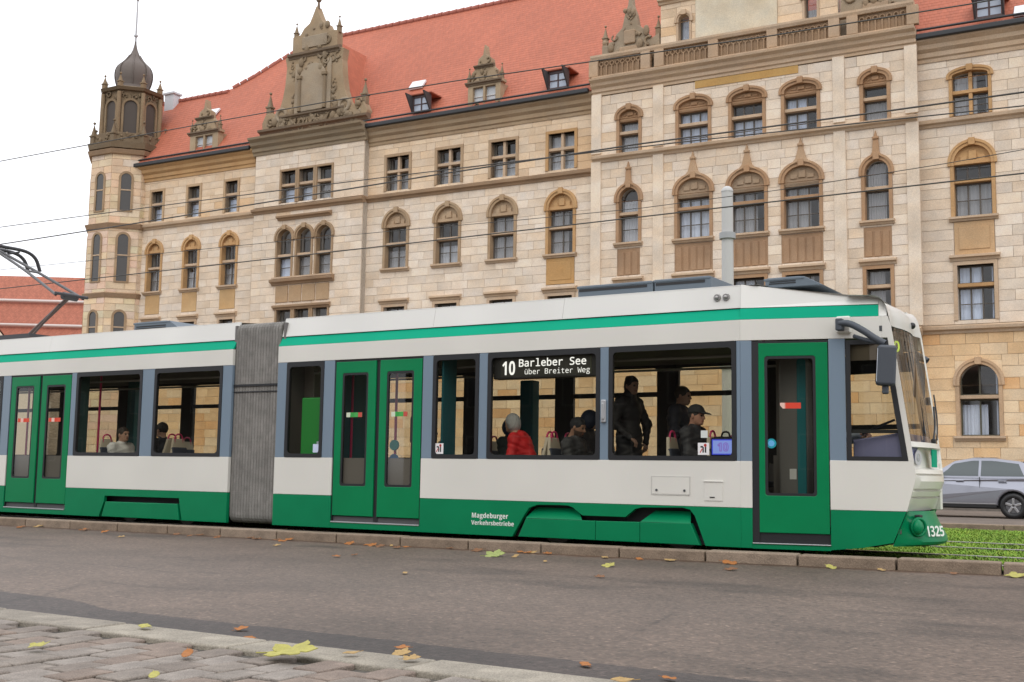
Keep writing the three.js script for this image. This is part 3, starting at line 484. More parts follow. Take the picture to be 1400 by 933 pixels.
  part('gable_roof', (() => { const pos = [], a = by(26.3), e = by(21), z0 = gz - 0.5, z1 = -6.5; const q = [[c, a, z0], [c, a, z1], [c + 2.6, e, z1], [c + 2.6, e, z0], [c - 2.6, e, z1], [c - 2.6, e, z0]]; for (const i of [0, 3, 2, 0, 2, 1, 0, 1, 4, 0, 4, 5]) pos.push(...q[i]); const g = new THREE.BufferGeometry(); g.setAttribute('position', new THREE.Float32BufferAttribute(pos, 3)); g.computeVertexNormals(); return g; })(), (globalThis.__roofM = std([0.44, 0.125, 0.085], 0.85)));
}

// ---- left wing
const leftS = [-44.72, -41.68, -38.68];
section(-47.6, -36.9, 0.9, 7.05, 0, [], groundPal, false, 0.47);
section(-47.6, -36.9, 7.4, 15.55, 0, leftS.flatMap(s => [{ s, w: 1.05, y0: 7.6, top: 9.65, transoms: [8.9], nx: 1, hood: true, sill: false, dark: true }, { s, w: 1.06, y0: 11.66, sp: 14.1, top: 14.62, lintel: 14.2, transoms: [13.1], nx: 2, surr: ochreM, dark: true }]), creamPal, false, 0.44, leftS.map(s => [s - 0.6, s + 0.6, 10.25, 11.45]));
for (const s of leftS) part('apron_panel', [bx(s - 0.59, s + 0.59, 10.27, 11.43, -0.06, 0.015)], stoneM([0.58, 0.41, 0.22]));
section(-47.6, -36.9, 15.9, 18.85, 0, leftS.map(s => ({ s, w: 0.95, y0: 16.02, top: 17.88, transoms: [17.1], nx: 1, surr: stoneM([0.55, 0.42, 0.28]), sill: false, dark: true })), warmPal, false, 0.44);
part('string_course', cornice(-47.6, -36.8, 0, 7.24, stringProf), trimM);
part('string_course', cornice(-47.6, -36.8, 0, 15.74, stringProf), trimM);
part('cornice', cornice(-47.6, -36.8, 0, 19.5, eaveProf), ochreM);

// merged remaining blocks
{ const g = mergeGeometries(looseBlocks, false); const m = mesh('stone_coursing', g, vcStone, court); m.userData.kind = 'stuff'; }
// back, sides and attic floor close the building
part('attic_floor', bx(-49, RE - 0.5, 19.3, 19.45, -14, -0.65), std([0.1, 0.09, 0.08], 0.9));
part('wall', [bx(-50, RE, 0, 19.6, -14.6, -14), bx(RE - 0.5, RE, 0, 19.6, -14, -0.65), bx(-50, -49.5, 0, 19.6, -14, -2.5)], creamM);

// ---- roof
{
  const tileTex = tex(1024, 1024, (u, v) => {
    const rows = 32, cols = 40, r = Math.floor(v * rows), c = Math.floor(u * cols + (r % 2) * 0.5) % cols, h = nB((c + 0.5) / cols, (r + 0.5) / rows, 64), l = fbm(nC, u, v, 3, 4); const fv = v * rows - r, fu = (u * cols + (r % 2) * 0.5) % 1;
    let k = 0.865 + 0.07 * h + 0.08 * (l - 0.5); if (fu < 0.05) k *= 0.88;
    return [k * 0.89, k * 0.525, k * 0.405];
  }, true); tileTex.repeat.set(0.125, 0.125);
  const tileBump = tex(512, 512, (u, v) => { const rows = 32, cols = 40, r = Math.floor(v * rows), fv = v * rows - r, fu = ((u * cols + (r % 2) * 0.5) % 1); return (1 - fv) * 0.7 + 0.3 * Math.sin(Math.PI * fu); }, false); tileBump.repeat.set(0.125, 0.125);
  const roofM = std([0.69, 0.65, 0.62], 0.75, { map: tileTex, bumpMap: tileBump, bumpScale: 0.03 }); globalThis.__roofM.map = tileTex; globalThis.__roofM.color.setRGB(0.69, 0.65, 0.62);
  const k = 1.207, Y0 = 19.72, Z0 = 0.5, py = z => Y0 + (Z0 - z) * k, up = (s, z) => [s, (Z0 - z) * Math.hypot(1, k)];
  // front slope drawn flat, then leaned back
  const flat = shp([up(-47.5, Z0), up(RE + 0.4, Z0), up(RE + 0.4, -7), up(-38.6, -7), up(-39.6, -6.5), up(-40.7, -5.7), up(-41.7, -4.9), up(-42.9, -4.25), up(-44.2, -4.0), up(-49.5, -4.0)]);
  const g = ext(flat, -0.14, 0); const p = g.attributes.position, cs_ = 1 / Math.hypot(1, k), sn = k / Math.hypot(1, k);
  const uv = new Float32Array(p.count * 2);
  for (let i = 0; i < p.count; i++) { const x = p.getX(i), t = p.getY(i), n = p.getZ(i); uv[i * 2] = x; uv[i * 2 + 1] = t; p.setXYZ(i, x, Y0 + t * sn + n * cs_, Z0 - t * cs_ + n * sn); }
  g.setAttribute('uv', new THREE.BufferAttribute(uv, 2)); g.computeVertexNormals();
  const roof = mesh('roof', g, roofM, court);
  const quad = (a, b, c, d) => { const q = new THREE.BufferGeometry(); q.setAttribute('position', new THREE.Float32BufferAttribute([...a, ...b, ...c, ...a, ...c, ...d], 3)); q.computeVertexNormals(); return boxUV(q); };
  mesh('roof_slope', merge([quad([RE + 0.4, py(-7), -7], [-38.6, py(-7), -7], [-42, Y0, -14.6], [RE + 0.4, Y0, -14.6]), quad([-38.6, py(-7), -7], [-42.9, py(-4.25), -4.25], [-42.9, py(-4.25), -10], [-38.6, py(-7), -7.2]), quad([-42.9, py(-4), -4.0], [-49.5, py(-4), -4.0], [-49.5, Y0, -9], [-42.9, Y0, -9]), quad([RE + 0.4, Y0, 0.4], [RE + 0.4, Y0, -14.6], [RE + 0.4, py(-7), -7], [RE + 0.4, py(-7), -7])]), roofM, roof);
  const rt = boxUV(new THREE.CylinderGeometry(0.15, 0.18, 0.5, 8, 1).rotateZ(Math.PI / 2)); const ridgeM = std([0.36, 0.12, 0.085], 0.8);
  const ridgePath = []; for (let s = -37.8; s < -12; s += 0.52) ridgePath.push([s, py(-7), -7]); for (const [a, b] of [[[-38.6, -7], [-39.6, -6.5]], [[-39.6, -6.5], [-40.7, -5.7]], [[-40.7, -5.7], [-41.7, -4.9]], [[-41.7, -4.9], [-42.9, -4.25]]]) for (const t of [0.15, 0.5, 0.85]) { const z = lerp(a[1], b[1], t); ridgePath.push([lerp(a[0], b[0], t), py(z), z, [a[0] - b[0], py(a[1]) - py(b[1]), a[1] - b[1]]]); } for (let s = -49; s < -43.2; s += 0.52) ridgePath.push([s, py(-4), -4]);
  for (const q of ridgePath) { const t = mesh('ridge_tile', rt, ridgeM, roof); t.position.set(...q); if (q[3]) t.quaternion.setFromUnitVectors(V(1, 0, 0), V(...q[3]).normalize()); else t.rotation.z = rr(0, 0.05); }
  // eaves: dark gutter and snow guard
  for (const [a, b, y] of [[-46.8, -36.9, 19.62], [-28.9, -15.2, 19.78], [0.2, RE + 0.3, 19.78]]) {
    mesh('gutter', merge([rb(a, b, y - 0.18, y + 0.05, 0.42, 0.68, 0.05), rod([a, y + 0.28, 0.45], [b, y + 0.28, 0.45], 0.05)]), gutterM, roof);
  }
  for (const [s, z] of [[-26.76, -1.6], [-42.7, -2.3]]) { const d = mesh('skylight', rb(-0.45, 0.45, -0.03, 0.1, -0.35, 0.35, 0.03), std([0.75, 0.77, 0.8], 0.25), roof); d.position.set(s, py(z) + 0.12, z); d.rotation.x = Math.atan(k); }
  { const d = mesh('skylight', rb(-0.5, 0.5, -0.03, 0.1, -0.35, 0.35, 0.03), std([0.8, 0.82, 0.86], 0.25), roof); d.position.set(4.55, py(0.15) + 0.12, 0.15); d.rotation.x = Math.atan(k); }
  // little shed dormers
  for (const [s, y] of [[-25.2, 20.08], [-17.05, 20.15], [3.1, 20.2]]) {
    const zf = Z0 - (y - Y0) / k - 0.02, d = group('roof_dormer', court, [s, y, zf + 0.12]);
    const T = 0.95; mesh('dormer_cheek', merge([ext(shp([[0, 0], [-0.7, 0.95], [0.0, 0.95]].map(q => q)), -0.04, 0.04).rotateY(-Math.PI / 2).rotateY(Math.PI).translate(-0.56, 0, 0), ext(shp([[0, 0], [-0.7, 0.95], [0.0, 0.95]]), -0.04, 0.04).rotateY(-Math.PI / 2).rotateY(Math.PI).translate(0.56, 0, 0)]), std([0.06, 0.05, 0.05], 0.7), d);
    mesh('dormer_frame', merge([bx(-0.6, 0.6, 0, 0.1, -0.06, 0.02), bx(-0.6, 0.6, 0.82, 0.95, -0.06, 0.02), bx(-0.6, -0.48, 0.1, 0.82, -0.06, 0.02), bx(0.48, 0.6, 0.1, 0.82, -0.06, 0.02), bx(-0.03, 0.03, 0.1, 0.82, -0.05, 0.01), bx(-0.48, 0.48, 0.44, 0.48, -0.05, 0.01)]), std([0.09, 0.06, 0.06], 0.6), d);
    for (const [a, b] of [[-0.46, -0.04], [0.04, 0.46]]) for (const [c0, c1] of [[0.11, 0.43], [0.49, 0.81]]) { const q = mesh('pane', new THREE.PlaneGeometry(b - a, c1 - c0), std([0.42, 0.47, 0.56], 0.12), d); q.position.set((a + b) / 2, (c0 + c1) / 2, -0.03); }
    mesh('dormer_roof', rb(-0.72, 0.72, 0.95, 1.03, -1.15, 0.16, 0.02), roofM, d);
  }
  // stone dormers with scrolled tops
  for (const [s, y, w] of [[-21.35, 19.7, 1], [-40.85, 19.6, 1.15]]) {
    const d = group('stone_dormer', court, [s, y, 0.25]), W = 0.98 * w;
    mesh('dormer_wall', boxUV(ext(shp([[-W, 0], [W, 0], [W, 1.35], [W + 0.12, 1.4], [W + 0.12, 1.55], [W * 0.8, 1.6], [W * 0.72, 2.1], [W * 0.45, 2.35], [W * 0.38, 2.75], [0.1, 2.95], [0, 3.5], [-0.1, 2.95], [-W * 0.38, 2.75], [-W * 0.45, 2.35], [-W * 0.72, 2.1], [-W * 0.8, 1.6], [-W - 0.12, 1.55], [-W - 0.12, 1.4], [-W, 1.35]], [rect(-0.68, -0.06, 0.3, 1.25), rect(0.06, 0.68, 0.3, 1.25)]), -0.45, 0, 0.02)), stoneM([0.42, 0.34, 0.24]), d);
    mesh('dormer_cornice', merge([cornice(-W - 0.1, W + 0.1, 0, 1.48, stringProf.map(([z, q]) => [z * 0.8, q * 0.6])), cornice(-W * 0.6, W * 0.6, 0, 2.35, stringProf.map(([z, q]) => [z * 0.7, q * 0.5]))]), darkStoneM, d);
    for (const q of [-0.37, 0.37]) { const pn = mesh('pane', new THREE.PlaneGeometry(0.62, 0.95), std([0.5, 0.52, 0.54], 0.15), d); pn.position.set(q, 0.775, -0.2); mesh('window_bar', bx(q - 0.31, q + 0.31, 0.76, 0.8, -0.19, -0.15), std([0.6, 0.58, 0.55], 0.6), d); }
    mesh('dormer_carving', merge([...carving(-W * 0.8, W * 0.8, 1.55, 2.1, 0.03, 16, 51, 0.12), ...carving(-0.25, 0.25, 2.2, 2.9, 0.02, 8, 52, 0.1), ...carving(-W, W, 0.02, 0.25, 0.02, 12, 53, 0.1), ...pinnacle(-W, 1.5, -0.15, 0.9, 0.09), ...pinnacle(W, 1.5, -0.15, 0.9, 0.09)]), stoneM([0.28, 0.225, 0.155]), d);
    mesh('dormer_body', boxUV(bx(-W + 0.05, W - 0.05, 0, 1.4, -1.6, -0.46)), brownM, d);
  }
}
// ---- corner tower
{
  const tc = -48.0, tz = -0.6, r0 = 2.3; const oct = (r, y0, y1, r1 = r) => { const g = new THREE.CylinderGeometry(r1, r, y1 - y0, 8, 1); g.rotateY(Math.PI / 8); g.translate(tc, (y0 + y1) / 2, tz); const q = g.toNonIndexed(); q.computeVertexNormals(); return boxUV(q); };
  part('tower_shaft', oct(r0, 0, 20.6), stoneOf(creamPal[3]));
  const fr = r0 * Math.cos(Math.PI / 8);
  const r = rng(9); const bl = [];
  for (let f = -2; f <= 2; f++) { const a = f * Math.PI / 4; for (let k = 0; k < 43; k++) { const y = 1 + k * 0.45, wd = 2 * r0 * Math.sin(Math.PI / 8), cut = wd * (k % 2 ? 0.36 : 0.62); for (const [p, q] of [[-wd / 2, -wd / 2 + cut], [-wd / 2 + cut, wd / 2]]) { const g = clean(boxUV(bx(p + 0.015, q - 0.015, y, y + 0.425, fr - 0.02, fr + 0.045), 1, r() * 4, r() * 4)); g.rotateY(a); g.translate(tc, 0, tz); paint(g, warmPal[Math.floor(r() * 3)].map(v => v * (0.94 + 0.12 * r()))); bl.push(g); } } }
  const bm = mesh('tower_coursing', mergeGeometries(bl, false), vcStone, court); bm.userData.kind = 'stuff';
  for (const [y, s] of [[7.24, 1.06], [11.4, 1.04], [15.7, 1.07], [20.35, 1.1]]) part('string_course', [oct(r0 * s, y - 0.15, y + 0.12, r0 * (s + 0.05)), oct(r0 * (s + 0.05), y + 0.12, y + 0.22, r0)], brownM);
  for (const f of [0, 1, -1]) for (const [y, h] of [[8.2, 2.2], [12.2, 3.0], [16.6, 2.4]]) { // narrow slit windows
    const g = group('tower_window', court, [tc, y, tz], f * Math.PI / 4); mesh('surround', boxUV(merge([ext(shp(archPath(0, 0.44, 0, h - 0.3, 0.44), [archPath(0, 0.3, 0.08, h - 0.3, 0.3)]), fr - 0.02, fr + 0.1)])), stoneM([0.40, 0.30, 0.2]), g);
    const q = mesh('pane', new THREE.ShapeGeometry(shp(archPath(0, 0.31, 0.06, h - 0.3, 0.31))), std([0.06, 0.055, 0.05], 0.12), g); q.position.z = fr + 0.055; mesh('transom', bx(-0.3, 0.3, h * 0.55, h * 0.55 + 0.08, fr + 0.05, fr + 0.09), trimM, g);
  }
  // arcaded belfry, cap dome, spire
  const tw = stoneM([0.21, 0.165, 0.11]), tw2 = stoneM([0.28, 0.215, 0.14]), rbel = 1.72;
  part('belfry', [oct(r0 * 1.12, 20.57, 20.95, r0 * 1.16), oct(r0 * 1.0, 20.95, 21.5, r0 * 0.95), oct(rbel, 21.5, 24.7), oct(rbel * 1.12, 24.45, 24.62, rbel * 1.2), oct(rbel * 1.2, 24.62, 24.75, rbel)], tw);
  for (let f = 0; f < 8; f++) { const a = f * Math.PI / 4 + Math.PI / 8, px = k => tc + k * Math.sin(a), pz = k => tz + k * Math.cos(a); part('belfry_column', [rod([px(1.86), 21.4, pz(1.86)], [px(1.86), 24.3, pz(1.86)], 0.15, 0.13), ...pinnacle(px(1.8), 24.6, pz(1.8), 0.95, 0.13)], tw2); part('pinnacle', pinnacle(px(2.3), 20.9, pz(2.3), 1.5, 0.16), tw); }
  for (let f = -2; f <= 2; f++) { const g = group('belfry_arch', court, [tc, 21.5, tz], f * Math.PI / 4); const z = rbel * Math.cos(Math.PI / 8); mesh('arch_reveal', boxUV(ext(shp(archPath(0, 0.54, 0, 1.9, 0.54), [archPath(0, 0.4, 0.02, 1.9, 0.4)]), z - 0.02, z + 0.12)), tw2, g); mesh('louvre', ext(shp(archPath(0, 0.41, 0.01, 1.9, 0.41)), z - 0.01, z + 0.03), std([0.07, 0.055, 0.045], 0.7), g); mesh('parapet', merge([boxUV(rb(-0.78, 0.78, -0.5, 0.1, 2.02, 2.16, 0.03)), ...carving(-0.7, 0.7, -0.45, 0.1, 2.17, 10, 60 + f, 0.11), ...carving(-0.55, 0.55, 2.45, 2.95, z + 0.06, 8, 70 + f, 0.1)]), tw, g); }
  const prof = [[1.7, 24.7], [1.35, 24.85], [1.0, 24.95], [0.98, 25.15], [1.08, 25.45], [1.14, 25.85], [1.1, 26.25], [0.95, 26.55], [0.72, 26.75], [0.5, 27.0], [0.3, 27.3], [0.15, 27.65], [0.07, 28.0], [0.05, 28.3]].map(q => new THREE.Vector2(q[0], q[1]));
  part('onion_dome', [new THREE.LatheGeometry(prof, 16).translate(tc, 0, tz), ...Array.from({ length: 8 }, (_, f) => tube(prof.slice(3, 11).map(q => [tc + (q.x + 0.02) * Math.sin(f * 0.7854), q.y, tz + (q.x + 0.02) * Math.cos(f * 0.7854)]), 0.035, 14, 5))], std([0.13, 0.105, 0.09], 0.65));
  part('spire', [rod([tc, 28.2, tz], [tc, 32.6, tz], 0.06, 0.035), new THREE.SphereGeometry(0.13, 12, 8).translate(tc, 28.6, tz), new THREE.SphereGeometry(0.09, 12, 8).translate(tc, 31.0, tz)], std([0.42, 0.42, 0.43], 0.5));
  part('chimney', [bx(-48.1, -47.3, 23.2, 25.5, -4.0, -3.4), rb(-48.2, -47.2, 25.5, 25.65, -4.1, -3.3, 0.03)], std([0.62, 0.63, 0.66], 0.8));
}
// ---------------------------------------------------------------- tram
const tramDust = tex(512, 512, (u, v) => { const k = 0.945 + 0.06 * fbm(nC, u, v, 3, 3); return [k, k * 0.995, k * 0.985]; }, true); tramDust.repeat.set(0.35, 0.35);
const paintO = { clearcoat: 0.5, clearcoatRoughness: 0.18, map: tramDust };
const splash = tex(512, 512, (u, v) => { const d = fbm(nB, u, v, 5, 5), s = nA(u, v, 256); let k = 0.93 + 0.08 * d; const m = s > 0.86 && d > 0.45 ? 0.12 : 0; return [k + m * 0.8, k + m * 0.2, k]; }, true); splash.repeat.set(0.6, 0.6);
const greenO = { clearcoat: 0.12, clearcoatRoughness: 0.12, specularIntensity: 0.35, map: splash };
const whiteP = phys([0.74, 0.735, 0.69], 0.42, paintO), greenP = phys([0.0, 0.215, 0.085], 0.4, greenO), doorG = phys([0.0, 0.215, 0.075], 0.4, greenO), stripeG = phys([0.0, 0.36, 0.215], 0.7, { map: tramDust, specularIntensity: 0.3 }), bluePil = phys([0.185, 0.255, 0.335], 0.4, paintO);
const roofWhite = phys([0.68, 0.68, 0.655], 0.45, paintO);
const blackR = std([0.012, 0.013, 0.015], 0.45), blackM = std([0.02, 0.02, 0.022], 0.7), greyDark = std([0.06, 0.065, 0.07], 0.6), mirrorP = std([0.055, 0.065, 0.08], 0.5), alu = std([0.55, 0.56, 0.57], 0.35, { metalness: 0.8 }), innerM = std([0.16, 0.155, 0.15], 0.8), ceilM = std([0.40, 0.39, 0.37], 0.7), floorM = std([0.09, 0.085, 0.08], 0.8), innerGrey = std([0.16, 0.15, 0.145], 0.7);
const glassT = phys([0.80, 0.79, 0.72], 0.015, { transmission: 1, thickness: 0, ior: 1.5 });
const tealM = std([0.0, 0.10, 0.13], 0.6), pinkM = std([0.55, 0.03, 0.14], 0.4), seatBeige = std([0.52, 0.46, 0.37], 0.7), seatCloth = std([0.05, 0.06, 0.09], 0.9), unitGrey = std([0.115, 0.145, 0.175], 0.55);
const tram = group('tram', scene); tag(tram, 'green and white articulated tram with grey bellows, running line ten', 'tram');
const Y = { sk: 0.195, wl: 0.643, wb: 1.168, wt: 2.546, st0: 2.787, st1: 2.915, rf: 3.215 };
// frames: geometry is drawn with x along the side, y up, z outward, then placed
const TA = Math.atan(0.235);
const F0 = new THREE.Matrix4(), FT = new THREE.Matrix4().makeRotationY(TA).setPosition(-4.77, 0, 0);
const FB = new THREE.Matrix4().makeRotationY(Math.PI).setPosition(0, 0, -2.3);            // far side, x runs backwards
const FTB = new THREE.Matrix4().makeRotationY(Math.PI - TA).setPosition(-4.77, 0, -2.3);
const tT = x => (x + 4.77) / Math.cos(TA); // world x on the tapered side -> distance along it
function tp(name, geo, mat, F = F0, parent = tram, ud) { const g = boxUV(merge([geo])); if (parent === tram || parent.userData.framed) { const m = mesh(name, g, mat, parent, ud); if (parent === tram) m.applyMatrix4(F); return m; } return mesh(name, g, mat, parent, ud); }
function tg(name, F) { const g = group(name, tram); g.applyMatrix4(F); return g; }
function win(x0, x1, F, o = {}) {
  const { y0 = Y.wb, y1 = Y.wt, b = 0.055, bar } = o, g = tg('window', F);
  mesh('window_frame', ext(shp(rrect(x0, x1, y0, y1, 0.03), [rrect(x0 + b, x1 - b, y0 + b, y1 - b * 1.3, 0.05)]), -0.05, 0.003), blackR, g);
  const p = mesh('pane', new THREE.PlaneGeometry(x1 - x0 - 2 * b + 0.02, y1 - y0 - 2.3 * b + 0.02), glassT, g); p.position.set((x0 + x1) / 2, (y0 + y1) / 2 - 0.15 * b, -0.018);
  if (bar) mesh('hopper_bar', rb(x0 + b, x1 - b, bar - 0.035, bar + 0.035, -0.045, -0.022, 0.008), blackR, g);
  return g;
}
function pillars(list, F) { for (const [a, b] of list) tp('pillar', rb(a, b, Y.wb, Y.wt, -0.06, -0.004, 0.006), bluePil, F); }
function band(F, x0, x1, o = {}) { // horizontal panels of one body side between x0 and x1, with door gaps
  const gaps = o.gaps || [], cuts = []; let p = x0; for (const [a, b] of gaps) { cuts.push([p, a]); p = b; } cuts.push([p, x1]);
  for (const [a, b] of cuts) {
    if (b - a < 0.02) continue; tp('side_panel', rb(a, b, Y.wl, Y.wb, -0.06, 0, 0.004), whiteP, F);
    const sk = (o.skirt || []).find(s => s.x0 >= a - 0.01 && s.x1 <= b + 0.01);
    const pts = [[a, Y.sk], ...(sk ? sk.pts : []), [b, o.rise || Y.sk], [b, Y.wl - 0.004], [a, Y.wl - 0.004]];
    tp('skirt_panel', ext(shp(pts), -0.06, 0, 0.004), greenP, F);
  }
  for (const [a, b] of gaps) tp('door_sill_panel', rb(a, b, Y.sk, 0.275, -0.06, -0.002, 0.004), greenP, F);
  tp('cantrail_panel', rb(x0, x1, Y.wt, Y.st0, -0.06, 0, 0.004), whiteP, F);
}
function slopeStrip(x0, x1, y0, z0, y1, z1, y1b) { // leaned strip, top may drop towards x1
  const e = y1b === undefined ? y1 : y1b; const T = 0.03;
  const pos = [[x0, y0, z0], [x1, y0, z0], [x1, e, z1], [x0, y1, z1], [x0, y0, z0 - T], [x1, y0, z0 - T], [x1, e, z1 - T], [x0, y1, z1 - T]], q = [[0, 1, 2, 3], [5, 4, 7, 6], [4, 0, 3, 7], [1, 5, 6, 2], [3, 2, 6, 7], [4, 5, 1, 0]];
  const o = []; for (const [a, b, c, d] of q) for (const i of [a, b, c, a, c, d]) o.push(...pos[i]); const g = new THREE.BufferGeometry(); g.setAttribute('position', new THREE.Float32BufferAttribute(o, 3)); g.computeVertexNormals(); return g;
}
function upper(F, x0, x1, topEnd, joints = [], x1s) {
  tp('roof_stripe', slopeStrip(x0, x1s === undefined ? x1 : x1s, Y.st0 + 0.003, -0.002, Y.st1 + 0.012, -0.085), stripeG, F);
  tp('roof_seam', bx(x0, x1, Y.st1 - 0.02, Y.st1 + 0.03, -0.16, -0.095), blackR, F);
  const js = [x0, ...joints, x1], T = x => lerp(Y.rf, topEnd, (x - x0) / (x1 - x0));
  for (let i = 0; i < js.length - 1; i++) tp('roof_fascia', slopeStrip(js[i] + 0.002, js[i + 1] - 0.002, Y.st1 + 0.022, -0.07, T(js[i]), -0.135, T(js[i + 1])), roofWhite, F);
}
function doubleDoor(x0, x1, F, stick) {
  const g = tg('door', F), m = (x0 + x1) / 2, s = 0.035;
  mesh('door_frame', merge([bx(x0, x1, Y.wt - 0.03, Y.wt, -0.1, -0.02), bx(x0, x0 + 0.02, 0.28, Y.wt - 0.03, -0.1, -0.02), bx(x1 - 0.02, x1, 0.28, Y.wt - 0.03, -0.1, -0.02), bx(m - s, m + s, 0.30, Y.wt - 0.03, -0.09, -0.035)]), blackR, g);
  mesh('door_step', merge([rb(x0 + 0.01, x1 - 0.01, 0.275, 0.365, -0.14, -0.045, 0.01)]), std([0.07, 0.07, 0.072], 0.6), g); mesh('step_edge', rb(x0 + 0.01, x1 - 0.01, 0.272, 0.29, -0.05, 0.006, 0.004), alu, g);
  for (const [a, b] of [[x0 + 0.02, m - s], [m + s, x1 - 0.02]]) {
    const w = b - a, i0 = a + w * 0.17, i1 = b - w * 0.19, leaf = mesh('door_leaf', boxUV(ext(shp(rect(a, b, 0.37, Y.wt - 0.03), [rrect(i0, i1, 0.78, 2.355, 0.03)]), -0.06, -0.012, 0.006)), doorG, g);
    mesh('pane_seal', ext(shp(rrect(i0 - 0.002, i1 + 0.002, 0.778, 2.357, 0.03), [rrect(i0 + 0.03, i1 - 0.03, 0.81, 2.325, 0.03)]), -0.05, -0.016), blackR, leaf);
    const p = mesh('pane', new THREE.PlaneGeometry(i1 - i0 - 0.04, 1.54), glassT, leaf); p.position.set((i0 + i1) / 2, 1.567, -0.03);
    const st = mesh('sticker', bx(i0 + 0.08, i1 - 0.1, 1.735, 1.80, -0.026, -0.022), stick, leaf);
  }
  return g;
}
function strip3(cols) { const n = 48; return tex(n, 4, (u) => cols[Math.min(cols.length - 1, Math.floor(u * cols.length))], true); }
const stickGreen = std([1, 1, 1], 0.6, { map: strip3([[0.8, 0.85, 0.75], [0.2, 0.6, 0.25], [0.25, 0.65, 0.3], [0.75, 0.3, 0.25]]) }), stickRed = std([1, 1, 1], 0.6, { map: strip3([[0.85, 0.3, 0.2], [0.9, 0.75, 0.7], [0.85, 0.25, 0.15], [0.85, 0.3, 0.2]]) });

// ---- front section, near side
const bogieSkirt = { x0: -7.80, x1: -5.20, pts: [[-7.80, Y.sk], [-7.62, 0.48], [-7.56, 0.56], [-7.44, 0.602], [-7.12, 0.608], [-7.0, 0.604], [-6.93, 0.58], [-6.80, 0.49], [-6.22, 0.49], [-6.09, 0.59], [-6.0, 0.61], [-5.48, 0.622], [-5.39, 0.60], [-5.33, 0.53], [-5.20, Y.sk]] };
band(F0, -11.87, -4.77, { gaps: [[-10.79, -9.25]], skirt: [bogieSkirt] });
upper(F0, -11.87, -4.77, Y.rf, [-9.15, -7.15]);
pillars([[-11.87, -11.69], [-10.985, -10.795], [-9.25, -9.08], [-8.345, -8.21], [-6.573, -6.453], [-4.819, -4.772]], F0);
const wA = win(-11.69, -10.985, F0), wB = win(-9.08, -8.345, F0), wC = win(-8.21, -6.573, F0), wD = win(-6.453, -4.819, F0);
doubleDoor(-10.79, -9.25, F0, stickGreen);
tp('emergency_handle', [rb(-6.545, -6.48, 1.62, 1.9, -0.004, 0.03, 0.012), rb(-6.53, -6.495, 1.66, 1.86, 0.03, 0.05, 0.01)], alu);
// bogie covers with sloping shoulders
{
  const solid = (pts, z0, z1) => ext(shp(pts), z0, z1, 0.006);
  tp('bogie_cover', solid([[-7.71, 0.2], [-7.60, 0.43], [-6.62, 0.432], [-6.62, 0.2]], -0.08, 0.004), greenP);
  tp('bogie_cover', solid([[-6.614, 0.2], [-6.614, 0.432], [-6.03, 0.438], [-6.03, 0.2]], -0.08, 0.004), greenP);
  tp('bogie_cover', solid([[-6.024, 0.2], [-6.024, 0.438], [-5.38, 0.445], [-5.27, 0.2]], -0.08, 0.004), greenP);
  const shoulder = (a, b, c, d, y) => { const P = [[a, y, 0.004], [b, y, 0.004], [d, y + 0.135, -0.13], [c, y + 0.135, -0.13]], o = []; for (const i of [0, 1, 2, 0, 2, 3]) o.push(...P[i]); const g = new THREE.BufferGeometry(); g.setAttribute('position', new THREE.Float32BufferAttribute(o, 3)); g.computeVertexNormals(); return g; };
  tp('bogie_cover', [shoulder(-7.60, -6.80, -7.52, -6.93, 0.435), ], greenP); tp('bogie_cover', [shoulder(-6.02, -5.38, -5.88, -5.43, 0.443)], greenP);
}
tp('bogie_well', bx(-7.82, -5.18, 0.2, 0.66, -0.2, -0.17), blackM); tp('bogie_well', bx(-15.7, -13.65, 0.2, 0.6, -0.2, -0.17), blackM);
tp('bogie_frame', [bx(-7.55, -5.45, 0.3, 0.5, -0.45, -0.3), bx(-7.55, -5.45, 0.3, 0.5, -2.0, -1.85), bx(-6.9, -6.1, 0.3, 0.5, -2.0, -0.3)], blackM);
function wheels(xs) { for (const x of xs) for (const z of [-0.43, -1.87]) { const g = group('wheel', tram, [x, 0.42, z]); mesh('tyre', new THREE.CylinderGeometry(0.3, 0.3, 0.12, 28).rotateX(Math.PI / 2), steel, g); mesh('hub', new THREE.CylinderGeometry(0.13, 0.13, 0.16, 18).rotateX(Math.PI / 2), greyDark, g); } }
wheels([-7.35, -5.65, -15.3, -14.0]);
tp('inspection_hatch', [ext(shp(rect(-5.88, -5.385, 0.765, 0.985), [rect(-5.872, -5.393, 0.773, 0.977)]), 0, 0.006)], std([0.56, 0.55, 0.51], 0.5)); tp('hatch_plate', rb(-5.87, -5.395, 0.775, 0.975, 0, 0.005, 0.003), whiteP);
for (const x of [-5.81, -5.455]) tp('hatch_lock', new THREE.CylinderGeometry(0.014, 0.014, 0.012, 12).rotateX(Math.PI / 2).translate(x, 0.82, 0.008), greyDark);
tp('socket_flap', [rb(-5.21, -4.985, 0.71, 0.935, 0, 0.008, 0.006), rb(-5.215, -4.98, 0.925, 0.94, 0.002, 0.018, 0.006)], whiteP); tp('flap_latch', rb(-5.14, -5.08, 0.745, 0.757, 0.006, 0.016, 0.004), blackR);
for (const x of [-5.08, -4.97]) tp('marker_lamp', [new THREE.CylinderGeometry(0.04, 0.045, 0.03, 18).rotateX(Math.PI / 2).translate(x, 3.075, -0.09), new THREE.SphereGeometry(0.024, 12, 8).translate(x, 3.075, -0.07)], std([0.32, 0.31, 0.3], 0.3, { metalness: 0.6 }));
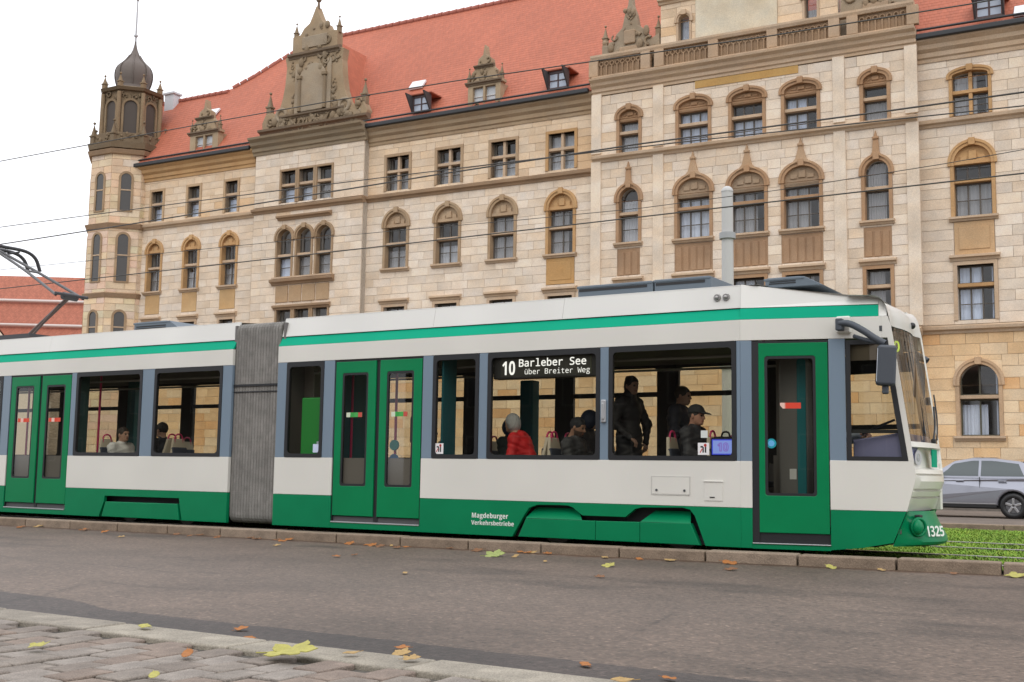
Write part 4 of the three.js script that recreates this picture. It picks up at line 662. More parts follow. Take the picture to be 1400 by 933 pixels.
// ---- tapered cab end, near side
const xq = tT;
{
  const t0 = 0, tj = xq(-4.645), td0 = xq(-4.57), td1 = xq(-3.815), tp1 = xq(-3.64), tE = xq(-3.05);
  tp('pillar', rb(0.002, tj, Y.wb, Y.wt, -0.06, -0.004, 0.004), bluePil, FT); tp('side_panel', rb(0.001, tj, Y.wl, Y.wb, -0.06, 0, 0.003), whiteP, FT); tp('skirt_panel', rb(0.001, tj, Y.sk, Y.wl - 0.004, -0.06, 0, 0.003), greenP, FT);
  tp('door_sill_panel', rb(tj, td1, 0.19, 0.25, -0.06, -0.002, 0.004), greenP, FT);
  // front door
  const g = tg('front_door', FT);
  mesh('door_frame', merge([bx(tj, td0, 0.25, Y.wt - 0.012, -0.1, -0.012), bx(td0, td1, Y.wt - 0.035, Y.wt - 0.012, -0.1, -0.012), bx(td0, td1, 0.255, 0.37, -0.1, -0.03)]), blackR, g);
  mesh('step_edge', rb(tj, td1, 0.246, 0.258, -0.04, 0.012, 0.004), alu, g);
  const i0 = xq(-4.505), i1 = xq(-3.955), leaf = mesh('door_leaf', boxUV(ext(shp(rect(td0, td1 - 0.01, 0.372, Y.wt - 0.036), [rrect(i0, i1, 0.785, 2.36, 0.03)]), -0.06, -0.008, 0.006)), doorG, g);
  mesh('pane_seal', ext(shp(rrect(i0 - 0.002, i1 + 0.002, 0.783, 2.362, 0.03), [rrect(i0 + 0.03, i1 - 0.03, 0.815, 2.33, 0.03)]), -0.05, -0.013), blackR, leaf);
  const p = mesh('pane', new THREE.PlaneGeometry(i1 - i0 - 0.04, 1.55), glassT, leaf); p.position.set((i0 + i1) / 2, 1.573, -0.03);
  mesh('sticker', ext(shp([[i0 + 0.17, 1.80], [i0 + 0.2, 1.765], [i0 + 0.4, 1.765], [i0 + 0.4, 1.83], [i0 + 0.17, 1.83]]), -0.026, -0.022), stickRed, leaf);
  mesh('sticker', new THREE.CylinderGeometry(0.055, 0.055, 0.004, 24).rotateX(Math.PI / 2).translate(i0 + 0.07, 1.37, -0.024), std([0.0, 0.30, 0.36], 0.5), leaf);
  mesh('sticker', new THREE.CylinderGeometry(0.035, 0.035, 0.004, 20).rotateX(Math.PI / 2).translate(i0 + 0.07, 1.37, -0.021), std([0.12, 0.42, 0.75], 0.5), leaf);
  tp('pillar', rb(td1, tp1, Y.wb, Y.wt, -0.06, -0.004, 0.004), bluePil, FT);
  tp('cantrail_panel', rb(0.002, xq(-3.26), Y.wt, Y.st0, -0.06, 0, 0.004), whiteP, FT);
  tp('cantrail_panel', ext(shp([[xq(-3.26), Y.wt], [xq(-3.138), Y.wt], [xq(-3.165), 2.70], [xq(-3.19), 2.787], [xq(-3.26), 2.787]]), -0.06, 0, 0.003), whiteP, FT);
  tp('cantrail_panel', slopeStrip(xq(-3.283), xq(-3.20), Y.st0 + 0.003, -0.002, 3.0, -0.09, 2.93), roofWhite, FT);
  tp('windscreen_pillar', ext(shp([[xq(-3.012), 1.186], [xq(-2.955), 1.186], [xq(-3.14), Y.wt], [xq(-3.198), Y.wt]]), -0.05, 0.001, 0.004), whiteP, FT);
  tp('roof_stripe', slopeStrip(0.002, xq(-3.285), Y.st0 + 0.003, -0.002, Y.st1 + 0.008, -0.05), stripeG, FT);
  tp('roof_seam', bx(0, xq(-3.5), Y.st1 - 0.02, Y.st1 + 0.02, -0.12, -0.062), blackR, FT);
  tp('roof_fascia', slopeStrip(0.004, xq(-3.285), Y.st1 + 0.016, -0.05, Y.rf, -0.12, 3.015), roofWhite, FT);
  // cab side window
  const cw = [[tp1 + 0.005, Y.wb + 0.02], [xq(-3.01), Y.wb + 0.02], [xq(-3.195), Y.wt - 0.02], [tp1 + 0.005, Y.wt - 0.02]], ci = [[tp1 + 0.055, Y.wb + 0.065], [xq(-3.075), Y.wb + 0.065], [xq(-3.245), Y.wt - 0.07], [tp1 + 0.055, Y.wt - 0.07]];
  const wg = tg('cab_window', FT); mesh('window_frame', ext(shp(cw, [ci]), -0.05, 0.003), blackR, wg); const pp = mesh('pane', new THREE.ShapeGeometry(shp(ci)), glassT, wg); pp.position.z = -0.02;
  mesh('hopper_bar', bx(tp1 + 0.05, xq(-3.1), 1.49, 1.53, -0.04, -0.022), blackR, wg);
  tp('side_panel', ext(shp([[td1, Y.wl], [xq(-3.035), Y.wl], [xq(-2.938), 1.0], [xq(-2.957), 1.186], [td1, 1.186]]), -0.06, 0, 0.003), whiteP, FT);
  tp('skirt_panel', ext(shp([[td1, 0.2], [xq(-3.5), 0.235], [xq(-3.18), 0.30], [xq(-3.04), Y.wl - 0.004], [td1, Y.wl - 0.004]]), -0.06, 0, 0.003), greenP, FT);
}
// ---- front face: rows of the nose swept across the cab
const zt = x => -0.235 * (x + 4.77);
function frontRow(y, xe, xc, zc, b) { // near edge on the tapered side, crease, centre, mirrored
  const P = [V(xe, y, zt(xe)), V(xc, y, zc), V(xc + b * 0.75, y, (zc - 1.15) / 2), V(xc + b, y, -1.15)]; const Q = [...P, ...P.slice(0, 3).reverse().map(p => V(p.x, p.y, -2.3 - p.z))];
  return new THREE.CatmullRomCurve3(Q, false, 'centripetal');
}
function frontSheet(rows, n = 40, a = 0, c = 1, crease = 0.5) { const cv = rows.map(r => frontRow(...r)); return sheet((u, v) => { const i = Math.round(v * (rows.length - 1)); return cv[i].getPoint(lerp(a, c, u)).toArray(); }, n, rows.length - 1, crease); }
{
  const row = (y, d, b = 0.06) => { const xe = y < 1.0 ? lerp(-3.03, -2.935, (y - 0.64) / 0.36) : -2.935 - (y - 1.0) * 0.11; return [y, xe - 0.004, xe - 0.02 + d, -0.6, b]; };
  tp('nose_panel', frontSheet([row(0.645, 0.0), row(0.70, 0.015), row(0.78, 0.035), row(0.785, 0.0), row(0.80, 0.0), row(0.805, 0.04), row(0.86, 0.05), row(0.865, 0.01), row(0.885, 0.01), row(0.89, 0.055), row(0.97, 0.06), row(1.03, 0.05), row(1.035, 0.02), row(1.05, 0.02), row(1.055, 0.05), row(1.10, 0.03), row(1.12, -0.05), row(1.34, -0.05), row(1.345, 0.06), row(1.40, 0.05), row(1.41, -0.02), row(1.412, -0.1)], 44, 0, 1, 0.35), whiteP);
  const brow = (y, d) => [y, -3.17 + (y - 0.3) * 0.4, -3.06 + d * 0.55, -0.57, 0.13 + d * 0.45];
  tp('bumper', [frontSheet([brow(0.642, 0.0), brow(0.6, 0.015), brow(0.5, 0.06), brow(0.42, 0.11), brow(0.36, 0.14), brow(0.31, 0.145), brow(0.28, 0.12), brow(0.262, 0.06), brow(0.26, -0.3)], 44, 0, 1, 0.5)], greenP);
  // windscreen, its pillars and the roof brow
  const wrow = y => { const xe = lerp(-2.98, -3.16, (y - 1.41) / 1.29); return [y, xe - 0.004, xe - 0.045, -0.68, 0.035]; };
  const wr = [1.41, 1.7, 2.0, 2.35, 2.7].map(wrow);
  tp('windscreen', frontSheet(wr, 40, 0.03, 0.97, 0), phys([0.55, 0.53, 0.46], 0.02, { transmission: 1, thickness: 0, ior: 1.5 }));
  for (const [a, c] of [[0, 0.03], [0.97, 1]]) tp('windscreen_pillar', frontSheet(wr, 6, a, c, 0), whiteP);
  tp('roof_brow', frontSheet([[2.70, -3.165, -3.2, -0.66, 0.04], [2.76, -3.175, -3.2, -0.66, 0.04], [2.80, -3.185, -3.20, -0.66, 0.04], [2.90, -3.205, -3.23, -0.66, 0.04], [2.96, -3.235, -3.28, -0.66, 0.04], [3.0, -3.27, -3.36, -0.66, 0.04], [3.025, -3.34, -3.5, -0.68, 0.02], [3.04, -3.6, -3.7, -0.7, 0.0]], 40, 0, 1, 0.6), roofWhite);
  tp('front_camera', [new THREE.SphereGeometry(0.04, 12, 10).translate(-3.17, 2.80, -1.45)], blackR);
  tp('front_emblem', ext(shp(rect(-0.12, 0.12, 0, 0.2)), 0, 0.012).rotateY(Math.PI / 2).translate(-2.90, 1.13, -1.15), stripeG);
  for (const z of [-0.74, -1.56]) { const g = group('headlight', tram, [-3.0, 1.23, z], 1.35 * (z > -1 ? 1 : 1)); mesh('lamp_bowl', new THREE.CylinderGeometry(0.085, 0.07, 0.05, 22).rotateX(Math.PI / 2), alu, g); mesh('lamp_lens', new THREE.SphereGeometry(0.085, 18, 10, 0, 6.3, 0, 1.2).rotateX(Math.PI / 2).scale(1, 1, 0.35), phys([0.9, 0.92, 0.95], 0.05, { transmission: 0.8, thickness: 0.01 }), g); }
  tp('coupler_cover', [new THREE.SphereGeometry(0.085, 20, 14).scale(0.7, 1, 1).translate(-2.965, 0.475, -0.56), new THREE.TorusGeometry(0.09, 0.018, 8, 24).rotateY(0.9).translate(-2.955, 0.475, -0.58)], greenP);
  tp('bumper_slot', rb(-3.0, -2.94, 0.575, 0.605, -0.72, -0.58, 0.01), blackM);
  tp('underframe', [bx(-11.8, -4.7, 0.2, 0.3, -2.2, -0.1), bx(-4.7, -3.4, 0.24, 0.36, -1.8, -0.5), bx(-11.8, -7.85, 0.28, 0.42, -2.24, -0.07), bx(-5.15, -4.75, 0.25, 0.42, -2.1, -0.25)], blackM);
  // windscreen wiper
  const wp = group('wiper', tram); mesh('wiper_arm', tube([[-2.93, 1.42, -1.3], [-2.96, 1.62, -1.55], [-3.01, 1.85, -1.75]], 0.012), blackR, wp); mesh('wiper_blade', tube([[-2.93, 1.45, -1.5], [-2.97, 1.7, -1.72], [-3.02, 2.0, -1.82]], 0.009), blackR, wp); mesh('wiper_pivot', rb(-2.95, -2.9, 1.40, 1.46, -1.34, -1.26, 0.015), blackR, wp);
  // mirrors
  for (const s of [0, 1]) {
    const mz = z => s ? -2.3 - z : z, mg = group('mirror', tram);
    mesh('mirror_bracket', rb(-3.72, -3.56, 2.60, 2.79, Math.min(mz(-0.28), mz(-0.19)), Math.max(mz(-0.28), mz(-0.19)), 0.02), s ? mirrorP : whiteP, mg);
    mesh('mirror_mount', rb(-3.70, -3.62, 2.62, 2.755, Math.min(mz(-0.2), mz(-0.1)), Math.max(mz(-0.2), mz(-0.1)), 0.015), mirrorP, mg);
    const arm = (pts, r, sq) => { const t = tube(pts.map(p => [p[0], p[1], mz(p[2])]), r, 18, 8); return t; };
    mesh('mirror_arm', merge([arm([[-3.66, 2.70, -0.13], [-3.55, 2.69, -0.11], [-3.40, 2.61, -0.09], [-3.26, 2.51, -0.09], [-3.16, 2.45, -0.10]], 0.038), arm([[-3.52, 2.56, -0.2], [-3.36, 2.50, -0.14], [-3.22, 2.46, -0.11]], 0.022)]), mirrorP, mg);
    const h = mesh('mirror_housing', rb(-0.1, 0.1, -0.22, 0.22, -0.07, 0.07, 0.035, 4), mirrorP, mg); h.position.set(s ? -3.27 : -3.15, 2.21, mz(-0.10)); h.rotation.set(0, s ? 1.35 : 0.35, -0.06); if (s) h.scale.z = 0.6;
    mesh('mirror_tip', rb(-3.2, -3.13, 1.9, 2.0, Math.min(mz(-0.13), mz(-0.08)), Math.max(mz(-0.13), mz(-0.08)), 0.02), mirrorP, mg);
    const gl = mesh('mirror_glass', bx(-0.102, -0.098, -0.18, 0.18, -0.05, 0.05), std([0.5, 0.52, 0.55], 0.04, { metalness: 1 }), h);
  }
}
// ---- far side of the front section
const mx = x => -x; // far frame x runs backwards
{
  band(FB, 4.77, 11.87); upper(FB, 4.77, 11.87, Y.rf);
  const ps = [-11.87, -11.69, -10.05, -9.87, -8.43, -8.21, -6.79, -6.55, -5.2, -5.05]; // pillar edges
  for (let i = 0; i < ps.length; i += 2) tp('pillar', rb(mx(ps[i + 1]), mx(ps[i]), Y.wb, Y.wt, -0.06, -0.004, 0.006), blackM, FB);
  for (let i = 1; i < ps.length - 1; i += 2) win(mx(ps[i + 1]), mx(ps[i]), FB, { bar: 2.12, b: 0.045 });
  tp('pillar', rb(4.77, 5.05, Y.wb, Y.wt, -0.06, -0.004, 0.006), blackM, FB);
  // far tapered side (x runs backwards, so negative t goes forward)
  const q = x => -tT(x);
  tp('side_panel', rb(q(-2.96), -0.002, Y.wl, 1.186, -0.06, 0, 0.004), whiteP, FTB); tp('skirt_panel', rb(q(-3.15), -0.002, 0.24, Y.wl - 0.004, -0.06, 0, 0.004), greenP, FTB);
  tp('cantrail_panel', rb(q(-3.18), -0.002, Y.wt, Y.st0, -0.06, 0, 0.004), whiteP, FTB); tp('roof_stripe', bx(q(-3.3), -0.002, Y.st0 + 0.002, 2.93, -0.09, -0.03), stripeG, FTB);
  tp('roof_fascia', slopeStrip(q(-3.285), -0.004, Y.st1 + 0.016, -0.05, 3.015, -0.12, Y.rf), roofWhite, FTB);
  tp('pillar', rb(q(-4.2), -0.002, Y.wb, Y.wt, -0.06, -0.004, 0.004), blackM, FTB);
  const wg = tg('cab_window', FTB), o = [[q(-3.06), 1.19], [q(-4.19), 1.19], [q(-4.19), 2.53], [q(-3.22), 2.53]], n = [[q(-3.14), 1.25], [q(-4.13), 1.25], [q(-4.13), 2.30], [q(-3.28), 2.30]];
  mesh('window_frame', ext(shp(o, [n]), -0.05, 0.003), blackR, wg); const p = mesh('pane', new THREE.ShapeGeometry(shp(n)), glassT, wg); p.position.z = -0.02; mesh('hopper_bar', bx(q(-3.18), q(-4.13), 1.60, 1.66, -0.045, -0.02), blackR, wg);
}
// ---- floors, ceilings, roofs
function shellInside(x0, x1, raised = []) {
  tp('floor', [bx(x0, x1, 0.40, 0.45, -2.08, -0.22), ...raised.map(([a, b]) => bx(a, b, 0.45, 0.56, -2.08, -0.22))], floorM);
  tp('ceiling', [bx(x0, x1, 2.74, 2.78, -2.2, -0.1)], ceilM);
  for (const s of [0, 1]) { const z = s ? -2.3 : 0, d = s ? 1 : -1; tp('ceiling_cove', [slopeStrip(x0, x1, Y.wt - 0.02, z + d * 0.062, 2.74, z + d * 0.4)], innerGrey); tp('wall_lining', bx(x0, x1, 0.66, Y.wb, z + d * 0.062, z + d * 0.08), innerGrey); tp('grab_rail', [rod([x0 + 0.3, 2.42, z + d * 0.45], [x1 - 0.3, 2.42, z + d * 0.45], 0.017)], std([0.3, 0.3, 0.3], 0.4)); }
  tp('light_strip', [bx(x0 + 0.2, x1 - 0.2, 2.715, 2.739, -0.62, -0.5), bx(x0 + 0.2, x1 - 0.2, 2.715, 2.739, -1.8, -1.68)], std([0.7, 0.7, 0.68], 0.5));
  tp('roof_panel', sheet((u, v) => [lerp(x0, x1, u), Y.rf - 0.01 + 0.07 * Math.sin(Math.PI * v), lerp(-0.13, -2.17, v)], 1, 12), roofWhite);
}
shellInside(-11.85, -4.6, [[-8.15, -4.9]]);
tp('cab_floor', bx(-4.6, -3.1, 0.40, 0.45, -1.95, -0.4), floorM); tp('cab_ceiling', bx(-4.6, -3.25, 2.62, 2.68, -2.0, -0.35), greyDark);
tp('roof_panel', sheet((u, v) => { const x = lerp(-4.77, -3.4, u), w = lerp(1.02, 0.75, u); return [x, lerp(Y.rf, 3.02, u) + 0.04 * Math.sin(Math.PI * v), -1.15 + w * (1 - 2 * v)]; }, 4, 12), roofWhite);
// ---- roof equipment
function roofUnit(x0, x1, y1, o = {}) {
  const g = group('roof_unit', tram, [(x0 + x1) / 2, Y.rf, -0.62]), L = (x1 - x0) / 2, h = y1 - Y.rf;
  mesh('unit_housing', ext(shp(o.wedge ? [[-L, 0], [L, 0], [L - o.wedge, h * 0.95], [L - o.wedge * 1.3, h], [-L + 0.03, h], [-L, h * 0.8]] : [[-L, 0], [L, 0], [L, h - 0.03], [L - 0.03, h], [-L, h]]), -0.9, 0.12, 0.01), unitGrey, g);
  if (o.slots) { const s = []; for (let k = 0; k < o.slots; k++) s.push(bx(-L + 0.05 + k * 0.01, L - 0.12 - (o.wedge || 0) * 0.9, h * (0.34 + 0.19 * k), h * (0.34 + 0.19 * k) + h * 0.1, 0.1, 0.126)); mesh('grille_slot', merge(s), blackM, g); }
  else mesh('unit_lid_gap', bx(-L + 0.02, L - 0.08, h * 0.62, h * 0.78, 0.1, 0.126), blackM, g);
  mesh('unit_rim', rb(-L - 0.015, L - (o.wedge || 0) - 0.0, h - 0.035, h - 0.008, -0.9, 0.13, 0.008), unitGrey, g);
}
roofUnit(-7.16, -6.095, 3.42); roofUnit(-6.075, -5.32, 3.425); roofUnit(-4.64, -3.95, 3.335, { slots: 3, wedge: 0.22 }); roofUnit(-15.6, -14.45, 3.40, { wedge: 0.3, slots: 2 });

// ---- bellows
function bellows(x0, x1) {
  const g = group('bellows', tram, [(x0 + x1) / 2, 0.2, -1.15]), L = x1 - x0, n = 16, mA = std([0.34, 0.325, 0.30], 0.85, { map: gritTex }), mB = std([0.315, 0.30, 0.275], 0.85, { map: gritTex });
  const prof = rrect(-1.10, 1.10, 0, 2.98, 0.12, 4), inner = rrect(-0.95, 0.95, 0.15, 2.75, 0.1, 4);
  for (let k = 0; k < n; k++) { const r = ext(shp(prof, [inner]), 0, L / n - 0.002, 0.013); r.rotateY(Math.PI / 2); r.translate(-L / 2 + k * L / n, 0, 0); mesh('bellows_fold', boxUV(r), k % 3 ? mA : mB, g); }
  mesh('bellows_core', ext(shp(rrect(-1.06, 1.06, 0.04, 2.94, 0.1, 4), [inner.map(p => [p[0] * 0.995, p[1]])]), 0, L - 0.02).rotateY(Math.PI / 2).translate(-L / 2 + 0.01, 0, 0), blackM, g);
  mesh('bellows_strap', merge([bx(-L / 2, L / 2, 2.02, 2.05, 1.09, 1.118), bx(-L / 2, L / 2, 1.93, 1.945, 1.09, 1.112)]), blackR, g);
}
bellows(-12.78, -11.88);
tp('gangway_floor', bx(-12.85, -11.8, 0.36, 0.44, -1.9, -0.4), floorM);
// ---- middle section
const midSk = { x0: -15.62, x1: -13.72, pts: [[-15.62, Y.sk], [-15.52, 0.42], [-15.5, 0.53], [-13.8, 0.53], [-13.78, 0.42], [-13.72, Y.sk]] };
band(F0, -21.4, -12.79, { gaps: [[-18.09, -16.47]], skirt: [midSk] }); upper(F0, -21.4, -12.79, Y.rf, [-17.2]);
pillars([[-21.4, -21.2], [-18.3, -18.09], [-16.47, -16.34], [-14.75, -14.47], [-12.985, -12.79]], F0);
win(-19.74, -18.3, F0); tp('pillar', rb(-19.85, -19.74, Y.wb, Y.wt, -0.06, -0.004, 0.006), bluePil, F0); win(-21.2, -19.85, F0); const wE = win(-16.34, -14.75, F0), wF = win(-14.47, -12.985, F0);
doubleDoor(-18.09, -16.47, F0, stickRed);
tp('bogie_cover', [ext(shp([[-15.55, 0.2], [-15.47, 0.44], [-13.83, 0.445], [-13.78, 0.2]]), -0.08, 0.004, 0.008)], greenP);
tp('bogie_frame', [bx(-15.6, -13.7, 0.3, 0.52, -0.4, -0.2), bx(-15.6, -13.7, 0.3, 0.52, -2.05, -1.9)], blackM);
tp('underframe', [bx(-21.3, -12.85, 0.2, 0.34, -2.2, -0.1)], blackM);
band(FB, 12.79, 21.4); upper(FB, 12.79, 21.4, Y.rf);
{
  const ps = [-21.4, -21.2, -19.66, -19.44, -17.95, -17.72, -16.25, -16.02, -14.5, -14.3, -12.95, -12.79];
  for (let i = 0; i < ps.length; i += 2) tp('pillar', rb(mx(ps[i + 1]), mx(ps[i]), Y.wb, Y.wt, -0.06, -0.004, 0.006), blackM, FB);
  for (let i = 1; i < ps.length - 1; i += 2) win(mx(ps[i + 1]), mx(ps[i]), FB, { bar: 2.1, b: 0.045 });
}
shellInside(-21.3, -12.85, [[-15.9, -13.4]]);
// ---- rear section, beyond the frame
bellows(-22.28, -21.41); band(F0, -31.2, -22.3); upper(F0, -31.2, -22.3, Y.rf); band(FB, 22.3, 31.2); upper(FB, 22.3, 31.2, Y.rf);
for (let i = 0; i < 5; i++) { const a = -31.0 + i * 1.73; win(a, a + 1.55, F0); win(-a - 1.55, -a, FB); pillars([[a - 0.18, a]], F0); tp('pillar', rb(-a, -a + 0.18, Y.wb, Y.wt, -0.06, -0.004, 0.004), blackM, FB); }
pillars([[-22.5, -22.3]], F0); tp('pillar', rb(22.3, 22.5, Y.wb, Y.wt, -0.06, -0.004, 0.004), blackM, FB);
shellInside(-31.2, -22.35); tp('rear_wall', rb(-31.3, -31.2, 0.2, 3.2, -2.28, -0.02, 0.03), whiteP);
for (const x of [-11.84, -12.83, -21.35, -22.35]) tp('end_bulkhead', ext(shp(rect(-1.08, 1.08, 0.42, 3.15), [rect(-0.62, 0.62, 0.45, 2.5)]), 0, 0.04).rotateY(Math.PI / 2).translate(x, 0, -1.15), innerGrey);
// ---- interior fittings (parts of the tram)
function seat(x, z, floor, dir, tint) { // dir +1 faces the front of the tram
  const g = group('seat', tram, [x, floor, z], dir > 0 ? 0 : Math.PI);
  mesh('seat_base', rb(-0.14, 0.1, 0, 0.36, -0.16, 0.16, 0.03), greyDark, g);
  mesh('seat_cushion', rb(-0.2, 0.24, 0.36, 0.44, -0.21, 0.21, 0.035), seatCloth, g);
  const bk = ext(shp([[-0.21, 0], [0.21, 0], [0.17, 0.32], [0.11, 0.56], [-0.11, 0.56], [-0.17, 0.32]], [[[-0.1, 0.03], [-0.07, 0.14], [0.07, 0.14], [0.1, 0.03]]]), 0, 0.045, 0.012); bk.rotateY(-Math.PI / 2); bk.rotateZ(0.12); bk.translate(-0.2, 0.40, 0);
  mesh('seat_back', bk, tint || seatBeige, g); mesh('seat_pad', rb(-0.2, -0.15, 0.46, 0.84, -0.15, 0.15, 0.02).rotateZ(0.1), seatCloth, g);
  mesh('seat_handle', tube([[-0.27, 0.86, -0.08], [-0.275, 0.98, -0.075], [-0.275, 1.02, -0.04], [-0.275, 1.02, 0.04], [-0.275, 0.98, 0.075], [-0.27, 0.86, 0.08]], 0.013), pinkM, g); return g;
}
const seatY = 0.50; // raised seat pedestals bring the cushions to about 0.95 m
for (const [x, z, d] of [[-7.78, -0.42, -1], [-7.17, -0.42, 1], [-7.78, -1.0 + 0.1, -1], [-7.17, -0.9, 1], [-5.52, -0.42, 1], [-5.0, -0.42, 1], [-9.0, -1.86, 1], [-7.8, -1.86, -1], [-7.1, -1.86, 1], [-5.3, -1.86, 1], [-15.75, -0.42, 1], [-14.75, -0.42, -1], [-14.05, -0.42, 1], [-13.35, -0.42, -1], [-15.4, -1.86, 1], [-14.0, -1.86, 1], [-9.9, -1.86, 1], [-19.5, -0.42, 1]]) seat(x, z, seatY, d);
const pole = (x, z, m = pinkM, y0 = 0.45) => tp('handrail', [rod([x, y0, z], [x, 2.73, z], 0.018)], m);
for (const [x, z] of [[-8.58, -0.35], [-10.86, -0.5], [-4.75, -0.75], [-16.35, -0.5], [-18.25, -0.5], [-9.05, -1.3]]) pole(x, z);
tp('draught_screen', rb(-9.03, -9.0, 0.46, 2.6, -0.42, -0.1, 0.01).translate(0.02, 0, 0), tealM); tp('draught_screen', rb(-8.9, -8.68, 0.46, 2.35, -2.15, -1.95, 0.02), tealM); tp('draught_screen', rb(-10.98, -10.95, 0.46, 2.5, -1.0, -0.1, 0.01), tealM);
tp('draught_screen', rb(-16.42, -16.38, 0.46, 2.5, -0.3, -0.1, 0.01), std([0.02, 0.07, 0.07], 0.6)); tp('door_motor_box', rb(-17.45, -17.25, 0.46, 2.6, -2.2, -2.0, 0.02), std([0.0, 0.09, 0.10], 0.6));
tp('equipment_cabinet', rb(-11.46, -11.04, 0.46, 2.03, -0.6, -0.085, 0.02), phys([0.01, 0.27, 0.04], 0.45)); tp('equipment_cabinet', rb(-11.80, -11.6, 0.46, 2.72, -0.9, -0.5, 0.02), std([0.24, 0.22, 0.2], 0.7));
tp('cabinet_label', bx(-11.15, -11.06, 1.28, 1.4, -0.085, -0.082), std([0.5, 0.58, 0.75], 0.5));
{ // ticket validator by the double door
  const g = group('ticket_validator', tram, [-10.1, 0.45, -1.15]); mesh('stand', tube([[-0.12, 0, 0], [-0.08, 0.5, 0], [0.0, 0.95, 0]], 0.07), std([0.16, 0.15, 0.15], 0.5), g); mesh('stand', tube([[0.2, 0, 0], [0.14, 0.45, 0], [0.03, 0.98, 0]], 0.06), std([0.2, 0.19, 0.18], 0.5), g);
  mesh('validator_head', rb(-0.13, 0.1, 0.95, 1.35, -0.1, 0.1, 0.03), std([0.05, 0.05, 0.09], 0.5), g); mesh('validator_arm', rod([0.05, 1.02, 0], [0.3, 1.1, 0.02], 0.03), std([0.03, 0.05, 0.16], 0.5), g);
  for (const [y, c] of [[1.36 - 0.45, [0.0, 0.36, 0.36]], [1.16 - 0.45, [0.02, 0.2, 0.52]]]) mesh('door_button', new THREE.CylinderGeometry(0.075, 0.075, 0.03, 22).rotateX(Math.PI / 2).translate(0.0, y, 0.62), std(c, 0.4), g);
  mesh('button_post', rod([0.0, 0, 0.6], [0.0, 2.27, 0.6], 0.02), pinkM, g);
}
{ // column behind the front door and cab partition
  const g = group('door_column', tram, [-4.33, 0.45, -0.62]); mesh('column_body', ext(shp(rrect(-0.17, 0.17, 0.2, 1.95, 0.12)), -0.14, 0.1, 0.03), std([0.17, 0.17, 0.17], 0.5), g); mesh('column_edge', ext(shp(rrect(0.06, 0.16, 0.24, 1.92, 0.05)), 0.1, 0.12), std([0.0, 0.16, 0.19], 0.5), g); mesh('column_label', bx(-0.04, 0.04, 0.52, 0.64, 0.1, 0.104), std([0.7, 0.72, 0.74], 0.6), g);
  tp('cab_partition', bx(-4.62, -3.92, 0.45, 2.6, -0.84, -0.80), std([0.20, 0.19, 0.175], 0.7)); tp('cab_partition', bx(-4.66, -4.62, 0.45, 1.25, -1.95, -0.80), std([0.2, 0.19, 0.18], 0.7));
}
tp('driver_desk', [ext(shp([[-3.62, 0.45], [-3.12, 0.45], [-3.0, 1.36], [-3.1, 1.5], [-3.62, 1.42]]), -1.85, -0.45, 0.02)], std([0.22, 0.23, 0.42], 0.55));
tp('desk_stalk', tube([[-3.62, 1.5, -0.85], [-3.45, 1.58, -0.85], [-3.25, 1.66, -0.85]], 0.014), blackR);
tp('driver_seat', [rb(-4.42, -4.32, 1.0, 1.75, -1.4, -0.95, 0.05), rb(-4.42, -3.92, 0.9, 1.02, -1.4, -0.95, 0.04), bx(-4.22, -4.07, 0.45, 0.9, -1.25, -1.1)], std([0.03, 0.03, 0.035], 0.8));
tp('sun_blind', bx(-3.62, -3.28, 2.3, 2.48, -0.36, -0.345), std([0.12, 0.1, 0.075], 0.9), F0);
// ---- signs, lettering, stickers
const font = await new FontLoader().loadAsync('fonts/droid/droid_sans_bold.typeface.json');
function text(s, size, depth = 0.002) { const g = new TextGeometry(s, { font, size, depth, curveSegments: 5, bevelEnabled: false }); g.computeBoundingBox(); return g; }
const letterW = std([0.78, 0.80, 0.76], 0.6);
{
  tp('operator_lettering', [text('Magdeburger', 0.062).translate(-8.42, 0.415, 0.001), text('Verkehrsbetriebe', 0.055).translate(-8.42, 0.325, 0.001)], letterW);
  const n = text('1325', 0.115, 0.003); n.scale(0.95, 1, 1); n.rotateX(-0.18); n.rotateY(1.18); n.translate(-2.895, 0.37, -0.68);
  tp('fleet_number', n, letterW);
}
function canvasTex(w, h, draw) { const c = document.createElement('canvas'); c.width = w; c.height = h; draw(c.getContext('2d'), w, h); const t = new THREE.CanvasTexture(c); t.colorSpace = THREE.SRGBColorSpace; t.minFilter = THREE.LinearFilter; t.magFilter = THREE.LinearFilter; return t; }
{
  const draw = bg => (x, w, h) => { x.fillStyle = bg; x.fillRect(0, 0, w, h); x.fillStyle = '#ffffff'; x.textBaseline = 'alphabetic'; x.font = 'bold 232px sans-serif'; x.save(); x.scale(0.72, 1); x.fillText('10', 12, 216); x.restore(); x.font = 'bold 122px monospace'; x.fillText('Barleber See', 232, 120); x.font = '88px monospace'; x.fillText('über Breiter Weg', 310, 215); };
  const em = canvasTex(1152, 240, draw('#000000'));
  const g = group('destination_display', tram);
  mesh('display_case', rb(-8.16, -6.625, 2.20, 2.475, -0.20, -0.06, 0.01), std([0.014, 0.015, 0.016], 0.5), g);
  mesh('display_panel', bx(-7.82, -6.72, 2.235, 2.465, -0.06, -0.057), std([0.05, 0.055, 0.035], 0.5), g);
  const m = std([0.03, 0.03, 0.025], 0.5, { emissiveMap: em, emissive: new THREE.Color(1, 1, 1), emissiveIntensity: 1.15 }); const p = mesh('display_text', new THREE.PlaneGeometry(1.30, 0.255), m, g); p.position.set(-7.39, 2.352, -0.0555);
}
